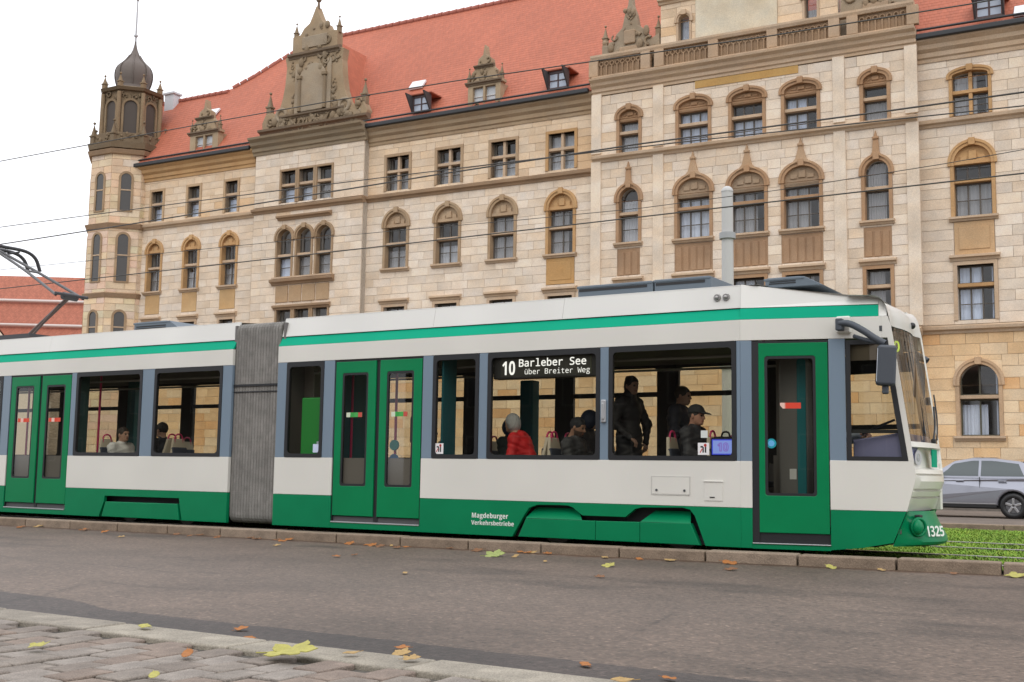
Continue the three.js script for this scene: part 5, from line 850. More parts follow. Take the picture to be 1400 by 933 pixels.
{
  const rd = (x, w, h) => { x.fillStyle = '#8fa8ff'; x.fillRect(0, 0, w, h); x.strokeStyle = '#3a49f0'; x.lineWidth = 14; x.strokeRect(4, 4, w - 8, h - 8); x.font = 'bold 118px sans-serif'; x.lineWidth = 7; x.strokeStyle = '#8a3fc0'; x.strokeText('10', 62, 122); };
  const m = std([0.05, 0.06, 0.12], 0.4, { emissive: new THREE.Color(1, 1, 1), emissiveMap: canvasTex(256, 160, rd), emissiveIntensity: 0.75 });
  const g = group('route_number_sign', tram); mesh('sign_case', rb(-5.15, -4.855, 1.225, 1.425, -0.12, -0.05, 0.01), std([0.01, 0.015, 0.12], 0.5), g); const p = mesh('sign_face', new THREE.PlaneGeometry(0.27, 0.175), m, g); p.position.set(-5.0, 1.327, -0.047);
  const pic = canvasTex(128, 128, (x, w) => { x.fillStyle = '#f0eeee'; x.fillRect(0, 0, w, w); x.fillStyle = '#1c1614'; x.fillRect(30, 34, 30, 18); x.fillRect(52, 44, 16, 60); x.fillRect(78, 20, 18, 84); x.strokeStyle = '#c8322c'; x.lineWidth = 11; x.beginPath(); x.moveTo(26, 104); x.lineTo(50, 62); x.stroke(); x.beginPath(); x.arc(84, 26, 11, 0, 6.3); x.stroke(); });
  const sm2 = std([0.9, 0.9, 0.9], 0.6, { map: pic });
  const flat = (w, h, m, x, y) => { const q = mesh('window_sticker', new THREE.PlaneGeometry(w, h), m, tram); q.position.set(x, y, -0.012); };
  flat(0.14, 0.14, sm2, -5.225, 1.305); flat(0.085, 0.085, std([0.62, 0.66, 0.63], 0.6), -5.215, 1.475); flat(0.14, 0.14, sm2, -8.965, 1.30); flat(0.11, 0.12, std([0.55, 0.62, 0.8], 0.6), -11.10, 1.30);
  const led = canvasTex(128, 96, (x, w, h) => { x.fillStyle = '#000'; x.fillRect(0, 0, w, h); x.fillStyle = '#d8ff50'; x.font = 'bold 84px sans-serif'; x.fillText('10', 12, 78); });
  const q = mesh('front_route_sign', new THREE.PlaneGeometry(0.3, 0.2), std([0.02, 0.02, 0.02], 0.5, { emissive: new THREE.Color(1, 1, 1), emissiveMap: led, emissiveIntensity: 1.2 }), tram); q.position.set(-3.24, 2.5, -0.85); q.rotation.y = Math.PI / 2 - 0.5;
}
// ---- pantograph on the middle section
{
  const g = group('pantograph', tram, [-19.0, 3.25, -1.15]), d = std([0.05, 0.05, 0.055], 0.5, { metalness: 0.3 }), w = (x, y, z) => [x + 19.0, y - 3.25, z + 1.15];
  mesh('base_frame', merge([bx(-0.9, 0.5, 0.05, 0.13, -0.55, -0.47), bx(-0.9, 0.5, 0.05, 0.13, 0.47, 0.55), bx(-0.9, -0.82, 0.05, 0.13, -0.47, 0.47), bx(0.42, 0.5, 0.05, 0.13, -0.47, 0.47)]), d, g);
  for (const z of [-0.5, 0.5]) for (const x of [-0.86, 0.46]) mesh('insulator', rod([x, -0.06, z], [x, 0.06, z], 0.06, 0.05), std([0.2, 0.07, 0.04], 0.4), g);
  mesh('lower_arm', merge([tube([w(-19.4, 3.36, -1.15), w(-18.16, 4.1, -1.15)], 0.04), tube([w(-19.1, 3.36, -1.05), w(-18.3, 3.95, -1.05)], 0.022)]), std([0.09, 0.06, 0.05], 0.5), g);
  mesh('knee_joint', merge([rod(w(-18.15, 4.1, -1.3), w(-18.15, 4.1, -1.0), 0.07), rod(w(-18.1, 4.12, -1.5), w(-18.1, 4.12, -0.8), 0.03)]), d, g);
  mesh('upper_arm', merge([tube([w(-18.15, 4.1, -1.45), w(-19.3, 4.66, -1.3), w(-20.4, 5.16, -1.2)], 0.028), tube([w(-18.15, 4.1, -0.85), w(-19.3, 4.66, -1.0), w(-20.4, 5.16, -1.1)], 0.028), rod(w(-19.3, 4.66, -1.3), w(-19.3, 4.66, -1.0), 0.02)]), std([0.12, 0.12, 0.125], 0.5), g);
  for (const dx of [-0.18, 0.18]) mesh('collector_strip', tube([w(-20.4 + dx, 4.86, -2.0), w(-20.4 + dx, 5.1, -1.88), w(-20.4 + dx, 5.2, -1.7), w(-20.4 + dx, 5.22, -1.15), w(-20.4 + dx, 5.2, -0.6), w(-20.4 + dx, 5.1, -0.42), w(-20.4 + dx, 4.86, -0.3)], 0.035, 40), d, g);
  mesh('collector_frame', merge([rod(w(-20.58, 5.17, -0.8), w(-20.22, 5.17, -0.8), 0.02), rod(w(-20.58, 5.17, -1.5), w(-20.22, 5.17, -1.5), 0.02)]), d, g);
}
// ---------------------------------------------------------------- people (continuous bodies meshed from a joined distance field)
function surfaceNet(lo, hi, cell, f) {
  const n = [0, 1, 2].map(i => Math.ceil((hi[i] - lo[i]) / cell) + 2), [nx, ny, nz] = n, D = new Float32Array(nx * ny * nz);
  for (let k = 0; k < nz; k++) for (let j = 0; j < ny; j++) for (let i = 0; i < nx; i++) D[i + nx * (j + ny * k)] = f(lo[0] + i * cell, lo[1] + j * cell, lo[2] + k * cell);
  const id = new Int32Array(nx * ny * nz).fill(-1), pos = [], idx = []; const off = [[0, 0, 0], [1, 0, 0], [0, 1, 0], [1, 1, 0], [0, 0, 1], [1, 0, 1], [0, 1, 1], [1, 1, 1]], ed = [[0, 1], [2, 3], [4, 5], [6, 7], [0, 2], [1, 3], [4, 6], [5, 7], [0, 4], [1, 5], [2, 6], [3, 7]];
  for (let k = 0; k < nz - 1; k++) for (let j = 0; j < ny - 1; j++) for (let i = 0; i < nx - 1; i++) {
    const v = off.map(o => D[i + o[0] + nx * (j + o[1] + ny * (k + o[2]))]); let neg = 0; for (const q of v) if (q < 0) neg++; if (!neg || neg === 8) continue;
    let x = 0, y = 0, z = 0, c = 0; for (const [a, b] of ed) if ((v[a] < 0) !== (v[b] < 0)) { const t = v[a] / (v[a] - v[b]); x += lerp(off[a][0], off[b][0], t); y += lerp(off[a][1], off[b][1], t); z += lerp(off[a][2], off[b][2], t); c++; }
    id[i + nx * (j + ny * k)] = pos.length / 3; pos.push(lo[0] + (i + x / c) * cell, lo[1] + (j + y / c) * cell, lo[2] + (k + z / c) * cell);
  }
  const I = (i, j, k) => id[i + nx * (j + ny * k)], quad = (a, b, c, d, fl) => { if (a < 0 || b < 0 || c < 0 || d < 0) return; fl ? idx.push(a, b, c, a, c, d) : idx.push(a, c, b, a, d, c); };
  for (let k = 1; k < nz - 1; k++) for (let j = 1; j < ny - 1; j++) for (let i = 1; i < nx - 1; i++) {
    const a = D[i + nx * (j + ny * k)]; let b = D[i + 1 + nx * (j + ny * k)]; if ((a < 0) !== (b < 0)) quad(I(i, j - 1, k - 1), I(i, j, k - 1), I(i, j, k), I(i, j - 1, k), a < 0);
    b = D[i + nx * (j + 1 + ny * k)]; if ((a < 0) !== (b < 0)) quad(I(i - 1, j, k - 1), I(i - 1, j, k), I(i, j, k), I(i, j, k - 1), a < 0);
    b = D[i + nx * (j + ny * (k + 1))]; if ((a < 0) !== (b < 0)) quad(I(i - 1, j - 1, k), I(i, j - 1, k), I(i, j, k), I(i - 1, j, k), a < 0);
  }
  const g = new THREE.BufferGeometry(); g.setAttribute('position', new THREE.Float32BufferAttribute(pos, 3)); g.setIndex(idx); g.computeVertexNormals(); return g;
}
const cap = (px, py, pz, a, b, ra, rb_) => { const dx = b[0] - a[0], dy = b[1] - a[1], dz = b[2] - a[2], L = dx * dx + dy * dy + dz * dz; const t = L ? clamp(((px - a[0]) * dx + (py - a[1]) * dy + (pz - a[2]) * dz) / L) : 0; return Math.hypot(px - a[0] - dx * t, py - a[1] - dy * t, pz - a[2] - dz * t) - lerp(ra, rb_, t); };
const smin = (a, b, k) => { const h = Math.max(k - Math.abs(a - b), 0) / k; return Math.min(a, b) - h * h * k * 0.25; };
const ell = (x, y, z, c, r) => { const a = (x - c[0]) / r[0], b = (y - c[1]) / r[1], d = (z - c[2]) / r[2], k = Math.hypot(a, b, d); return (k - 1) * Math.min(...r); };
function fieldGeo(bones, cell, k) { // bones: [a,b,ra,rb,colour]
  const lo = [9, 9, 9], hi = [-9, -9, -9]; for (const [a, b, ra, rb_] of bones) for (const [p, r] of [[a, ra], [b, rb_]]) for (let i = 0; i < 3; i++) { lo[i] = Math.min(lo[i], p[i] - r - 2 * cell); hi[i] = Math.max(hi[i], p[i] + r + 2 * cell); }
  const g = surfaceNet(lo, hi, cell, (x, y, z) => { let d = 9; for (const [a, b, ra, rb_] of bones) d = smin(d, cap(x, y, z, a, b, ra, rb_), k); return cell > 0.01 ? d + 0.008 * Math.sin(x * 31 + 3 * Math.sin(y * 23)) * Math.sin(y * 37 + z * 19) : d; });
  const p = g.attributes.position, c = new Float32Array(p.count * 3);
  for (let i = 0; i < p.count; i++) { let m = 9, col = bones[0][4]; for (const bn of bones) { const d = cap(p.getX(i), p.getY(i), p.getZ(i), bn[0], bn[1], bn[2], bn[3]); if (d < m) { m = d; col = bn[4]; } } const w = cell > 0.01 ? 0.7 + 0.6 * fbm(nB, p.getX(i) * 0.9 + p.getZ(i), p.getY(i) * 0.9, 8, 3) : 1; c.set(col.map(q => q * w), i * 3); }
  g.setAttribute('color', new THREE.BufferAttribute(c, 3)); return g;
}
function headGeo(skin, beard) { // head looking along +x, centred on the origin, about 0.23 tall
  const f = (x, y, z) => {
    let d = ell(x, y, z, [-0.005, 0.025, 0], [0.094, 0.092, 0.074]); d = smin(d, ell(x, y, z, [0.03, -0.045, 0], [0.062, 0.07, 0.056]), 0.05); d = smin(d, ell(x, y, z, [0.072, -0.085, 0], [0.026, 0.022, 0.03]), 0.03); // skull, face, chin
    d = smin(d, cap(x, y, z, [0.088, 0.022, 0], [0.113, -0.022, 0], 0.008, 0.014), 0.018); d = smin(d, cap(x, y, z, [0.075, 0.035, -0.035], [0.075, 0.035, 0.035], 0.013, 0.013), 0.02); // nose, brow
    for (const s of [-1, 1]) { d = smin(d, ell(x, y, z, [-0.005, -0.01, s * 0.078], [0.018, 0.032, 0.011]), 0.008); d = Math.max(d, -ell(x, y, z, [0.098, 0.008, s * 0.031], [0.018, 0.011, 0.016])); } // ears, eye sockets
    d = smin(d, cap(x, y, z, [0.092, -0.056, -0.016], [0.092, -0.056, 0.016], 0.009, 0.009), 0.012); d = Math.max(d, -cap(x, y, z, [0.107, -0.05, -0.02], [0.107, -0.05, 0.02], 0.004, 0.004)); // lips
    return smin(d, cap(x, y, z, [-0.02, -0.06, 0], [-0.045, -0.17, 0], 0.052, 0.056), 0.03); };
  const g = surfaceNet([-0.15, -0.23, -0.12], [0.15, 0.15, 0.12], 0.0065, f), p = g.attributes.position, c = new Float32Array(p.count * 3);
  for (let i = 0; i < p.count; i++) { const x = p.getX(i), y = p.getY(i), z = p.getZ(i); let col = skin; if (x > 0.06 && Math.hypot(x - 0.098, (y - 0.008) * 1.2, Math.abs(z) - 0.031) < 0.017) col = [0.05, 0.04, 0.035]; else if (x > 0.085 && y < -0.045 && y > -0.066 && Math.abs(z) < 0.024) col = [skin[0] * 0.75, skin[1] * 0.5, skin[2] * 0.48]; else if (beard && x > 0.0 && y < -0.035 && y > -0.125) col = beard; c.set(col, i * 3); }
  g.setAttribute('color', new THREE.BufferAttribute(c, 3)); return g;
}
function hairGeo(kind) {
  const f = (x, y, z) => {
    let d = ell(x, y, z, [-0.012, 0.034, 0], [0.104, 0.098, 0.084]); if (kind === 'bob') { d = smin(d, ell(x, y, z, [-0.035, -0.02, 0], [0.088, 0.105, 0.092]), 0.03); } if (kind === 'bun') { d = smin(d, ell(x, y, z, [-0.085, 0.085, 0], [0.042, 0.04, 0.042]), 0.02); d = smin(d, ell(x, y, z, [-0.04, -0.03, 0], [0.07, 0.09, 0.08]), 0.03); }
    d = Math.max(d, -ell(x, y, z, [0.10, -0.045, 0], [0.078, 0.105, 0.11])); if (kind === 'short') d = Math.max(d, -(y + 0.045 + Math.max(0, x) * 0.9)); if (kind === 'hood') return ell(x, y, z, [-0.02, 0.01, 0], [0.125, 0.135, 0.115]); return d + 0.003 * Math.sin(z * 180) * Math.sin(y * 60); };
  return surfaceNet([-0.19, -0.18, -0.15], [0.16, 0.2, 0.15], 0.008, f);
}
function capGeo() { const f = (x, y, z) => { let d = ell(x, y, z, [-0.01, 0.045, 0], [0.112, 0.095, 0.092]); d = Math.max(d, 0.035 - y - Math.max(0, -x) * 0.35); const b = Math.max(ell(x, y, z, [0.10, 0.045 - (x - 0.1) * 0.12, 0], [0.105, 0.012, 0.08]), -x + 0.03); return smin(d, b, 0.015); }; return surfaceNet([-0.16, -0.06, -0.13], [0.24, 0.18, 0.13], 0.007, f); }
function handGeo(skin, side) { // fingers along +x, palm down, thumb towards +z*side
  const b = [[[0, 0, -0.02], [0.075, 0, -0.022], 0.02, 0.017, skin], [[0, 0, 0.015], [0.075, 0, 0.02], 0.02, 0.017, skin]];
  [[0.03, 0.062], [0.011, 0.072], [-0.009, 0.066], [-0.028, 0.05]].forEach(([z, l]) => { b.push([[0.075, 0, z * side], [0.075 + l * 0.5, -0.012, z * side * 1.1], 0.0095, 0.0088, skin], [[0.075 + l * 0.5, -0.012, z * side * 1.1], [0.075 + l * 0.82, -0.045, z * side * 1.1], 0.0088, 0.0075, skin]); });
  b.push([[0.015, -0.004, 0.028 * side], [0.05, -0.015, 0.056 * side], 0.013, 0.011, skin], [[0.05, -0.015, 0.056 * side], [0.085, -0.022, 0.058 * side], 0.011, 0.008, skin]); return fieldGeo(b, 0.005, 0.008);
}
const skinM = std([1, 1, 1], 0.65); skinM.vertexColors = true;
const clothTex = tex(256, 256, (u, v) => { const k = 0.86 + 0.2 * (nA(u, v, 128) - 0.5) + 0.16 * (fbm(nB, u, v, 6, 4) - 0.5); return [k, k, k]; }, true);
const at3 = (g, p, rot) => { if (rot) g.applyMatrix4(new THREE.Matrix4().makeRotationFromEuler(new THREE.Euler(...rot, 'YXZ'))); g.translate(...p); return g; };
// o: pose joints in metres, person looks along +x, origin under the hips on the floor or seat
function person(o) {
  const { top, legs = [0.02, 0.022, 0.03], shoe = [0.02, 0.018, 0.016], skin = [0.42, 0.25, 0.18], J } = o; const b = [];
  const C = J.chest, Pl = J.pelvis, N = J.neck, sh = [[J.sh[0], J.sh[1], J.sh[2]], [J.sh[0], J.sh[1], -J.sh[2]]];
  b.push([[Pl[0], Pl[1], -0.07], [Pl[0], Pl[1], 0.07], 0.125, 0.125, J.stand ? top : legs], [Pl, C, 0.135, 0.145, top], [[C[0], C[1], -0.07], [C[0], C[1], 0.07], 0.125, 0.125, top], [sh[0], sh[1], 0.075, 0.075, top], [C, N, 0.10, 0.062, top]);
  if (J.coat) b.push([[Pl[0], Pl[1], 0], [Pl[0], J.coat, 0], 0.16, 0.18, top]);
  for (const [i, s] of [[0, 1], [1, -1]]) { const e = J.elbow[i], w = J.wrist[i]; b.push([sh[i], e, 0.068, 0.056, top], [e, w, 0.056, 0.04, top]); const h = [Pl[0], Pl[1] - 0.03, s * 0.095], kn = J.knee[i], an = J.ankle[i]; b.push([h, kn, 0.095, 0.068, legs], [kn, an, 0.066, 0.045, legs], [an, [an[0] + 0.15, an[1] - 0.055, an[2] + s * 0.02], 0.05, 0.035, shoe]); }
  if (o.hoodDown) b.push([[N[0] - 0.09, N[1] - 0.03, -0.07], [N[0] - 0.09, N[1] - 0.03, 0.07], 0.055, 0.055, top]); if (o.collar) b.push([[N[0] - 0.02, N[1] + 0.02, 0], [N[0], N[1] + 0.05, 0], 0.085, 0.08, top]);
  const body = clean2(fieldGeo(b, o.cell || 0.014, 0.05)); const parts = [body, clean2(at3(headGeo(skin, o.beard), J.head, J.look))];
  (o.hands || [0, 1]).forEach(i => { const e = V(...J.elbow[i]), w = V(...J.wrist[i]), d = w.clone().sub(e).normalize(); const q = new THREE.Quaternion().setFromUnitVectors(V(1, 0, 0), d); const h = handGeo(skin, i ? 1 : -1); h.applyQuaternion(q); h.translate(...w.toArray()); parts.push(clean2(h)); });
  const g = group('person', scene, o.pos, o.turn || 0); const m = mesh('body', mergeGeometries(parts, false), skinM, g);
  if (o.hair) mesh('hair', at3(hairGeo(o.hair), J.head, J.look), std(o.hairC || [0.02, 0.016, 0.014], 0.7), g); if (o.cap) mesh('cap', at3(capGeo(), J.head, J.look), std(o.cap, 0.8), g);
  tag(g, o.label, 'person', 'people aboard the tram'); return g;
}
function clean2(g) { const q = g.index ? g.toNonIndexed() : g; for (const k of Object.keys(q.attributes)) if (!['position', 'normal', 'color'].includes(k)) q.deleteAttribute(k); return q; }
const sit = (o = {}) => ({ pelvis: [0, 0.1, 0], chest: [0.0 + (o.lean || 0), 0.40, 0], neck: [0.02 + (o.lean || 0) * 1.4, 0.565, 0], head: [0.045 + (o.lean || 0) * 1.6, 0.70, 0], look: o.look || [0, 0, 0], sh: [0.0 + (o.lean || 0) * 1.2, 0.49, 0.175], elbow: [[0.06 + (o.lean || 0), 0.24, 0.22], [0.06 + (o.lean || 0), 0.24, -0.22]], wrist: o.wrist || [[0.27, 0.2, 0.12], [0.27, 0.2, -0.12]], knee: [[0.42, 0.1, 0.1], [0.42, 0.1, -0.1]], ankle: [[0.40, -0.33, 0.1], [0.40, -0.33, -0.1]] });
const SEAT = 0.945;
person({ label: 'passenger in a red jacket with grey bobbed hair, seated', pos: [-7.80, SEAT, -0.46], turn: Math.PI + 0.15, top: [0.55, 0.012, 0.016], hair: 'bob', hairC: [0.36, 0.37, 0.38], hoodDown: true, J: sit({ lean: 0.15, look: [0, -0.35, -0.15] }) });
person({ label: 'bearded passenger in a charcoal jacket looking at a phone in the hand', pos: [-7.20, SEAT - 0.06, -0.46], turn: 0, top: [0.035, 0.036, 0.04], skin: [0.30, 0.165, 0.11], hair: 'short', hairC: [0.012, 0.014, 0.02], beard: [0.06, 0.035, 0.025], J: sit({ lean: 0.02, look: [0, 0, -0.3], wrist: [[0.32, 0.22, 0.05], [0.31, 0.22, -0.05]] }) });
person({ label: 'passenger in black seated behind the bearded passenger, dark blue hair', pos: [-7.22, SEAT + 0.05, -0.92], turn: 0.1, top: [0.012, 0.012, 0.016], hair: 'hood', hairC: [0.012, 0.022, 0.05], J: sit({}) });
person({ label: 'passenger in dark green coat and blue hood seated at the far windows', pos: [-9.0, SEAT, -1.82], turn: 0, top: [0.03, 0.045, 0.045], hair: 'hood', hairC: [0.01, 0.04, 0.12], J: sit({}) });
person({ label: 'standing passenger in a long black coat with dark hair in a bun', pos: [-6.62, 0.562, -0.92], turn: -0.15, top: [0.012, 0.012, 0.015], legs: [0.012, 0.012, 0.016], skin: [0.28, 0.17, 0.13], hair: 'bun', hairC: [0.01, 0.009, 0.009], collar: true, cell: 0.015,
  J: { stand: true, coat: 0.62, pelvis: [0, 0.93, 0], chest: [0.0, 1.25, 0], neck: [0.01, 1.42, 0], head: [0.04, 1.575, 0], look: [0, -0.35, -0.12], sh: [0, 1.36, 0.19], elbow: [[-0.05, 1.08, 0.27], [0.10, 1.08, -0.27]], wrist: [[0.16, 0.90, 0.20], [0.10, 0.85, -0.24]], knee: [[0.03, 0.5, 0.1], [0.02, 0.5, -0.1]], ankle: [[0.0, 0.09, 0.1], [-0.02, 0.09, -0.11]] } });
person({ label: 'standing passenger in a navy hooded jacket with short cropped hair', pos: [-6.1, 0.562, -1.32], turn: 0.1, top: [0.02, 0.024, 0.04], skin: [0.34, 0.20, 0.14], hair: 'short', hairC: [0.03, 0.025, 0.02], hoodDown: true, cell: 0.015,
  J: { stand: true, pelvis: [0, 0.88, 0], chest: [0.0, 1.16, 0], neck: [0.02, 1.31, 0], head: [0.055, 1.455, 0], look: [0, -0.1, -0.1], sh: [0, 1.26, 0.19], elbow: [[0.02, 1.0, 0.25], [0.02, 1.0, -0.25]], wrist: [[0.2, 0.95, 0.15], [0.2, 0.95, -0.15]], knee: [[0.03, 0.48, 0.1], [0.02, 0.48, -0.1]], ankle: [[0.0, 0.09, 0.1], [-0.02, 0.09, -0.11]] } });
person({ label: 'seated passenger in a black jacket and dark peaked cap', pos: [-5.54, SEAT + 0.07, -0.46], turn: -0.1, top: [0.02, 0.021, 0.027], skin: [0.46, 0.24, 0.17], hair: 'short', hairC: [0.05, 0.045, 0.04], cap: [0.018, 0.02, 0.024], J: sit({ look: [0, -0.1, -0.12] }) });
person({ label: 'passenger in a white shirt seated in the middle section', pos: [-15.72, SEAT - 0.12, -0.46], turn: 0, top: [0.6, 0.6, 0.6], hair: 'short', hairC: [0.03, 0.02, 0.015], J: sit({}) });
person({ label: 'passenger in black seated beside the grey bellows', pos: [-14.72, SEAT - 0.05, -0.46], turn: Math.PI, top: [0.015, 0.015, 0.02], hair: 'short', J: sit({}) });
person({ label: 'driver in a pale blue shirt with one arm on the desk', pos: [-4.22, 1.03, -1.1], turn: 0, top: [0.42, 0.48, 0.58], skin: [0.50, 0.29, 0.22], hair: 'short', J: { ...sit({}), chest: [0.0, 0.4, 0], elbow: [[0.27, 0.42, 0.24], [0.25, 0.4, -0.24]], wrist: [[0.55, 0.47, 0.20], [0.5, 0.45, -0.1]] } });
tag(mesh('phone', rb(-6.93, -6.87, 1.255, 1.275, -0.52, -0.40, 0.006).rotateY(0), blackR, scene), 'black phone in the hands of the bearded passenger', 'phone');
{ const bag = group('backpack', scene, [-5.14, 0.94, -0.48]); tag(bag, 'black backpack on the seat behind the blue route number', 'backpack'); mesh('bag_body', rb(-0.17, 0.15, 0, 0.52, -0.17, 0.17, 0.09, 4), std([0.012, 0.012, 0.014], 0.9), bag); mesh('bag_pocket', rb(-0.1, 0.19, 0.06, 0.3, -0.12, 0.12, 0.05, 3), std([0.016, 0.016, 0.018], 0.9), bag); mesh('bag_handle', tube([[-0.05, 0.5, 0], [-0.03, 0.57, 0], [0.04, 0.57, 0], [0.06, 0.5, 0]], 0.012), blackR, bag); }
// ---------------------------------------------------------------- car on the far road
{
  const car = group('parked_car', scene, [-4.85, FROAD, -20.6], Math.PI); tag(car, 'silver grey hatchback on the far road beyond the tram', 'car');
  // car built facing +x (turned round above); rear axle at the origin
  const paintC = phys([0.30, 0.31, 0.36], 0.28, { metalness: 0.55, clearcoat: 1, clearcoatRoughness: 0.06 }), dark = std([0.012, 0.012, 0.013], 0.5), gl = phys([0.26, 0.30, 0.30], 0.03, { transmission: 0.7, thickness: 0, ior: 1.5 });
  const arch = (c, r, n = 12) => Array.from({ length: n + 1 }, (_, i) => { const t = Math.PI * (1 - i / n); return [c + r * Math.cos(t), 0.33 + r * Math.sin(t)]; });
  const low = [[-0.80, 0.34], ...arch(0, 0.375), ...arch(2.62, 0.375), [3.42, 0.30], [3.5, 0.5], [3.44, 0.78], [3.2, 0.9], [2.55, 0.98], [2.0, 1.02], [0.2, 1.06], [-0.5, 1.07], [-0.82, 1.0], [-0.86, 0.75], [-0.84, 0.45]];
  const lo = ext(shp(low), -0.88, 0.88, 0.05); { const p = lo.attributes.position; for (let i = 0; i < p.count; i++) { const y = p.getY(i), x = p.getX(i); let k = 1 - 0.10 * sm(0.75, 1.08, y) - 0.05 * sm(0.5, 0.2, y); k *= 1 - 0.14 * sm(2.7, 3.5, x) - 0.10 * sm(-0.4, -0.86, x); p.setZ(i, p.getZ(i) * k); } lo.computeVertexNormals(); }
  mesh('car_body', lo, paintC, car);
  const roofL = [[-0.72, 1.05], [-0.5, 1.33], [-0.15, 1.47], [0.5, 1.55], [1.0, 1.55], [1.45, 1.47], [2.15, 1.02]];
  const hwB = x => 0.80 - 0.05 * sm(1.4, 2.2, x) - 0.08 * sm(-0.2, -0.75, x), hwT = y => 1 - 0.26 * sm(1.0, 1.56, y);
  const cabin = sheet((u, v) => { const t = u * (roofL.length - 1), i = Math.min(roofL.length - 2, Math.floor(t)), f = t - i, x = lerp(roofL[i][0], roofL[i + 1][0], f), y = lerp(roofL[i][1], roofL[i + 1][1], f); const w = hwB(x) * hwT(y), q = v * 2 - 1; return [x, y + 0.03 * (1 - q * q), w * q]; }, 36, 10); mesh('car_roof', cabin, paintC, car);
  for (const s of [-1, 1]) {
    const sideAt = (x, y) => [x, y, s * hwB(x) * hwT(y)]; const top = x => { for (let i = 0; i < roofL.length - 1; i++) if (x >= roofL[i][0] && x <= roofL[i + 1][0]) return lerp(roofL[i][1], roofL[i + 1][1], (x - roofL[i][0]) / (roofL[i + 1][0] - roofL[i][0])); return 1.05; };
    mesh('car_side_frame', sheet((u, v) => { const x = lerp(-0.72, 2.15, u); return sideAt(x, lerp(1.03, top(x), v)); }, 40, 4), paintC, car);
    const wn = (x0, x1, cutL, cutR) => sheet((u, v) => { const x = lerp(x0 + cutL * v, x1 - cutR * v, u), y1 = top(x) - 0.065, y = lerp(1.085, Math.max(1.1, y1), v), q = sideAt(x, y); return [q[0], q[1], q[2] + s * 0.006]; }, 14, 4);
    mesh('side_window', wn(-0.28, 0.78, 0.15, 0.0), gl, car); mesh('side_window', wn(0.84, 1.95, 0.0, 0.45), gl, car);
    mesh('door_handle', rb(0.15, 0.36, 0.955, 0.985, s > 0 ? 0.80 : -0.84, s > 0 ? 0.84 : -0.80, 0.012), paintC, car); mesh('door_handle', rb(1.2, 1.4, 0.945, 0.975, s > 0 ? 0.80 : -0.84, s > 0 ? 0.84 : -0.80, 0.012), paintC, car);
    mesh('sill_trim', rb(0.4, 2.22, 0.26, 0.36, s > 0 ? 0.80 : -0.85, s > 0 ? 0.85 : -0.80, 0.02), dark, car); mesh('sill_line', rb(0.42, 2.2, 0.36, 0.385, s > 0 ? 0.83 : -0.865, s > 0 ? 0.865 : -0.83, 0.008), alu, car);
    mesh('door_seam', merge([bx(0.80, 0.808, 0.4, 1.06, s > 0 ? 0.8 : -0.868, s > 0 ? 0.868 : -0.8)]), dark, car);
    mesh('tail_light', rb(-0.85, -0.5, 0.9, 1.02, s > 0 ? 0.55 : -0.75, s > 0 ? 0.75 : -0.55, 0.03), std([0.3, 0.01, 0.01], 0.25), car); mesh('headlight', rb(3.15, 3.45, 0.68, 0.8, s > 0 ? 0.5 : -0.72, s > 0 ? 0.72 : -0.5, 0.04), phys([0.8, 0.82, 0.85], 0.1), car); mesh('wing_mirror', rb(1.72, 1.92, 1.02, 1.15, s > 0 ? 0.82 : -1.0, s > 0 ? 1.0 : -0.82, 0.05), paintC, car);
    for (const x of [0, 2.62]) { const w = group('wheel', car, [x, 0.33, s * 0.78]); mesh('tyre', new THREE.TorusGeometry(0.255, 0.085, 12, 32).scale(1, 1, 1.15), dark, w); mesh('rim', new THREE.CylinderGeometry(0.2, 0.2, 0.1, 28).rotateX(Math.PI / 2), std([0.16, 0.16, 0.17], 0.4, { metalness: 0.7 }), w); const sp = []; for (let k = 0; k < 5; k++) { const a = k * 1.2566; sp.push(rb(-0.03, 0.03, 0.03, 0.2, s > 0 ? 0.045 : -0.075, s > 0 ? 0.075 : -0.045, 0.01).rotateZ(a)); } mesh('spokes', merge(sp), std([0.5, 0.5, 0.52], 0.3, { metalness: 0.8 }), w); }
  }
  mesh('wheel_well', merge([bx(-0.36, 0.36, 0.3, 0.68, -0.7, 0.7), bx(2.26, 2.98, 0.3, 0.68, -0.7, 0.7), bx(-0.7, 3.2, 0.24, 0.4, -0.7, 0.7)]), dark, car);
  mesh('car_interior', merge([bx(-0.6, 1.9, 0.7, 1.0, -0.7, 0.7), rb(0.0, 0.15, 0.9, 1.3, -0.6, 0.6, 0.04), rb(0.95, 1.1, 0.9, 1.35, -0.6, -0.1, 0.04), rb(0.95, 1.1, 0.9, 1.35, 0.1, 0.6, 0.04)]), std([0.03, 0.03, 0.03], 0.9), car);
}
// ---------------------------------------------------------------- overhead line and mast
const wireM = std([0.06, 0.055, 0.05], 0.6);
function wire(pts, r, label) { const w = mesh('overhead_wire', new THREE.TubeGeometry(new THREE.CatmullRomCurve3(pts.map(p => V(...p))), pts.length * 6, r, 6), wireM, scene); tag(w, label, 'wire', 'overhead tram wires'); }
wire([[-70, 5.3, -1.15], [-20.4, 5.28, -1.15], [-7.2, 5.41, -1.15], [-1.83, 5.35, -1.15], [30, 5.3, -1.15]], 0.011, 'contact wire the tram pantograph touches');
wire([[-70, 5.9, -1.2], [-20, 5.62, -1.15], [-7.19, 5.385, -1.15], [-3.28, 5.25, -1.15], [-1.83, 5.19, -1.15], [10, 4.9, -1.1], [30, 4.7, -1.0]], 0.008, 'wire that sags just under the contact wire of the tram');
wire([[-70, 5.2, -4.3], [-14.3, 5.17, -4.3], [-2.3, 5.2, -4.3], [30, 5.2, -4.3]], 0.011, 'contact wire over the empty second track');
